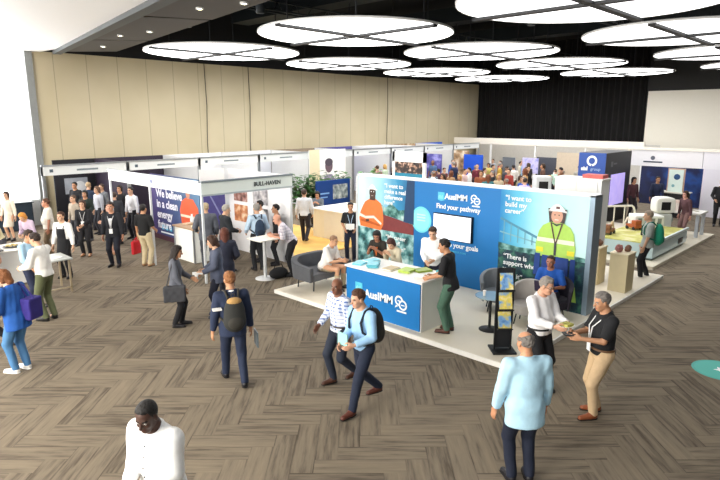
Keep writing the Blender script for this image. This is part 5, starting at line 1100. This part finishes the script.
person('person in a pale blue tee at the left end of the buffet table', (3.3, 15.2), 60, 1.68, 1.0, hair=('short', HB), skin=SKF, top='#8fb4d0', sleeve=.45, legs='#23283a', vx=.014, look=(20, 0))
# right side
c42 = person('person in grey tee, black trousers and white trainers with a green backpack', (15.20, 4.62), 118, 1.76, 1.04, hair=('short', '#9a8c7c'), skin=SKF, top='#a3aca8', sleeve=.5, legs='#1b1c22', shoe='#e8e6e2', sneaker=True, hands=[(.12, .24, .86), (.05, -.30, .86)], tucked=False, hem=.84, vx=.013, loose=.02, look=(6, 0), feet=[(.10, .09, 0, 6, 0), (-.08, -.10, 0, -10, 0)], extras=[backpack('bright green backpack beside the machine demonstration', '#138a6c', '#0f6a58', None, 1.05)])
person('person in black with fair hair at the right edge of the picture', (25.0, 5.2), 200, 1.78, 1.1, .03, hair=('short', '#c0a070'), skin=SKF, top='#1b1b1f', legs='#1a1a1e', vx=.016, hands=[(.2, .2, 1.0), (.2, -.2, 1.0)])
person('person in maroon with dark hair inside the white booth near its left post', (24.3, 8.15), 240, 1.70, 1.0, hair=('bob', HD), skin=SKT, top='#4a2a30', legs='#2a2228', vx=.018)
person('person with black hair and a dark blue top in front of the glowing navy wall', (25.3, 7.55), 215, 1.70, 1.0, hair=('short', HD), skin=SKT, top='#26304e', legs='#1c1c24', vx=.018)
person('person in dark pink leaning at the white table behind the green backpack', (21.0, 5.30), 150, 1.60, 1.0, hair=('bob', '#3a2418'), skin='#d8a090', top='#5a3c42', legs='#8a6a68', vx=.018, lean=8, z=.09)
# the crowd beyond the stand
CROWD = [(24.1, 20.6, 'a violet shirt', '#5a4a7a'), (21.2, 18.2, 'a black tee', '#1d1d22'), (20.2, 17.0, 'a dark brown jacket', '#3e3028'), (23.2, 18.9, 'a cream blouse', '#d9d0bc'), (20.6, 16.3, 'a charcoal suit', '#2e3036'), (22.1, 17.4, 'a beige sweater', '#b8a890'), (21.0, 15.7, 'a slate shirt', '#6a7884'), (20.1, 15.0, 'a white shirt', '#e4e4e6'), (22.4, 16.4, 'a plum top', '#4c3040'), (19.6, 14.1, 'a grey blazer', '#7a7c80'), (23.5, 16.9, 'a maroon shirt', '#6a2c30'), (21.4, 15.0, 'a tan coat', '#a88460'), (24.9, 17.3, 'a navy polo', '#222c4c'), (20.5, 13.9, 'a black jacket', '#17171b'), (22.3, 14.9, 'a pale pink shirt', '#dcbcb8'), (26.0, 16.7, 'a dark green top', '#2c4438'), (23.5, 15.4, 'a white tee', '#ecebe8'), (21.5, 13.5, 'a rust jumper', '#8a4a2c'), (24.3, 15.1, 'an ivory shirt', '#e4dccb'), (20.6, 12.6, 'a teal top', '#2c6a70'), (23.6, 14.2, 'a black waistcoat', '#1c1c20'), (21.6, 12.7, 'a sand polo', '#cbb898'), (24.3, 13.9, 'a dark grey hoodie', '#3c3e44'), (20.7, 11.8, 'a light grey shirt', '#b6babf'), (23.7, 13.4, 'a brick red top', '#9a3c34'), (22.5, 12.2, 'a khaki shirt', '#8a8468'), (20.7, 11.0, 'a lilac blouse', '#b8a8d0'), (23.7, 12.6, 'a camel jumper', '#b8905c'), (21.7, 11.6, 'a royal blue shirt', '#2450a8'), (21.9, 10.6, 'a black roll neck', '#1a1a1c'), (26.7, 12.6, 'a mint shirt', '#b4d4c4'), (25.3, 11.6, 'a copper jacket', '#a0603a'), (27.1, 11.6, 'a stone jacket', '#a8a498'), (25.7, 10.6, 'a midnight suit', '#1c2438'), (20.9, 19.0, 'a rose top', '#c08a90'), (21.6, 19.7, 'an off white jumper', '#e8e4da')]
CROWD += [(27.5, 19.2, 'a cobalt top', '#2a58b8'), (28.6, 18.1, 'a pewter suit', '#6c6e74'), (29.4, 17.2, 'a cherry red shirt', '#a82a34'), (25.8, 19.3, 'a denim shirt', '#4a6890'), (30.2, 16.4, 'a cream jacket', '#dcd4c0'), (27.9, 16.2, 'an espresso coat', '#3a2a22'), (29.1, 15.6, 'a sky blue shirt', '#9cc4e4'), (30.4, 14.9, 'a graphite tee', '#33353b'), (26.6, 15.6, 'a mustard jumper', '#c09a3c'), (28.2, 13.2, 'a snow white blouse', '#f0f0ee'), (29.8, 13.6, 'a burgundy blazer', '#5a2030'), (31.0, 13.2, 'an olive jacket', '#5c6040'), (26.2, 13.9, 'a peach top', '#e0b49c'), (27.4, 14.4, 'a jet black suit', '#141416'), (30.9, 18.6, 'a silver grey top', '#a8acb2'), (26.0, 18.0, 'an indigo tee', '#34346c'), (24.6, 19.2, 'a chestnut coat', '#6e4630'), (22.6, 20.0, 'a pale green shirt', '#c0d4b8'), (25.1, 16.0, 'a wine red tee', '#6e2434'), (31.6, 15.9, 'a biscuit blazer', '#c4ac88')]
CROWD += [(26.4, 14.7, 'a pearl blouse', '#e6e2da'), (27.0, 13.4, 'a cocoa jumper', '#5c4034'), (28.9, 14.4, 'a storm grey suit', '#50545c'), (29.6, 12.4, 'a coral shirt', '#d87a64'), (28.4, 12.0, 'a bottle green polo', '#204434'), (30.2, 11.6, 'a bone jacket', '#ddd6c6'), (25.0, 13.2, 'an onyx tee', '#161618'), (24.9, 14.2, 'a steel blue shirt', '#5a7c9c'), (26.0, 12.0, 'a clay coat', '#a06a50'), (27.8, 17.0, 'a lemon top', '#dccc70'), (25.9, 15.6, 'a mahogany jacket', '#4c2420'), (27.2, 15.4, 'a chalk shirt', '#eeeeea'), (31.4, 12.2, 'a fuchsia top', '#a83c74'), (29.2, 16.4, 'an ash hoodie', '#8a8c90')]
hs = [('short', HD), ('bob', HB), ('short', HB), ('long', HR), ('short', HG), ('bob', HY), ('crop', HD), ('bald', HG)]
for k, (x, y, nm, col) in enumerate(CROWD):
    hst = hs[k % 8]; hn = {'#191412': 'black', '#3a281c': 'brown', '#8b8580': 'grey', '#6e3c22': 'auburn', '#c8a05c': 'fair'}[hst[1]]
    hl = {'short': 'short ', 'bob': 'bobbed ', 'long': 'long ', 'crop': 'cropped ', 'bald': 'thin '}[hst[0]]
    person('person with %s%s hair in %s, among the crowd past the stand' % (hl, hn, nm), (x, y), (k*97) % 360, 1.62 + .05*((k*7) % 5), .95 + .05*(k % 3), hair=hst, skin=[SKF, SKT, SKF, SKB][k % 4], top=col, sleeve=[.97, .45][k % 2], legs=['#1d2230', '#17171b', '#3a3630'][k % 3], hands=[(.25, .15, 1.05), (.1, -.26, .85)] if k % 2 else None, vx=.022, group='crowd beyond the blue stand')
# laptop parts
M = Matrix.Translation((10.18, 4.86, PZ + .66)) @ Matrix.Rotation(RAD(190), 4, 'Z')
MB().box((-.11, -.16, 0), (.11, .16, .018), M).build('keyboard_base', mat('#2a2436', .4), o); MB().box((-.006, -.16, 0), (.006, .16, .22), M @ Matrix.Translation((.11, 0, .018)) @ Matrix.Rotation(RAD(18), 4, 'Y')).build('lid', mat('#342a44', .4), o)
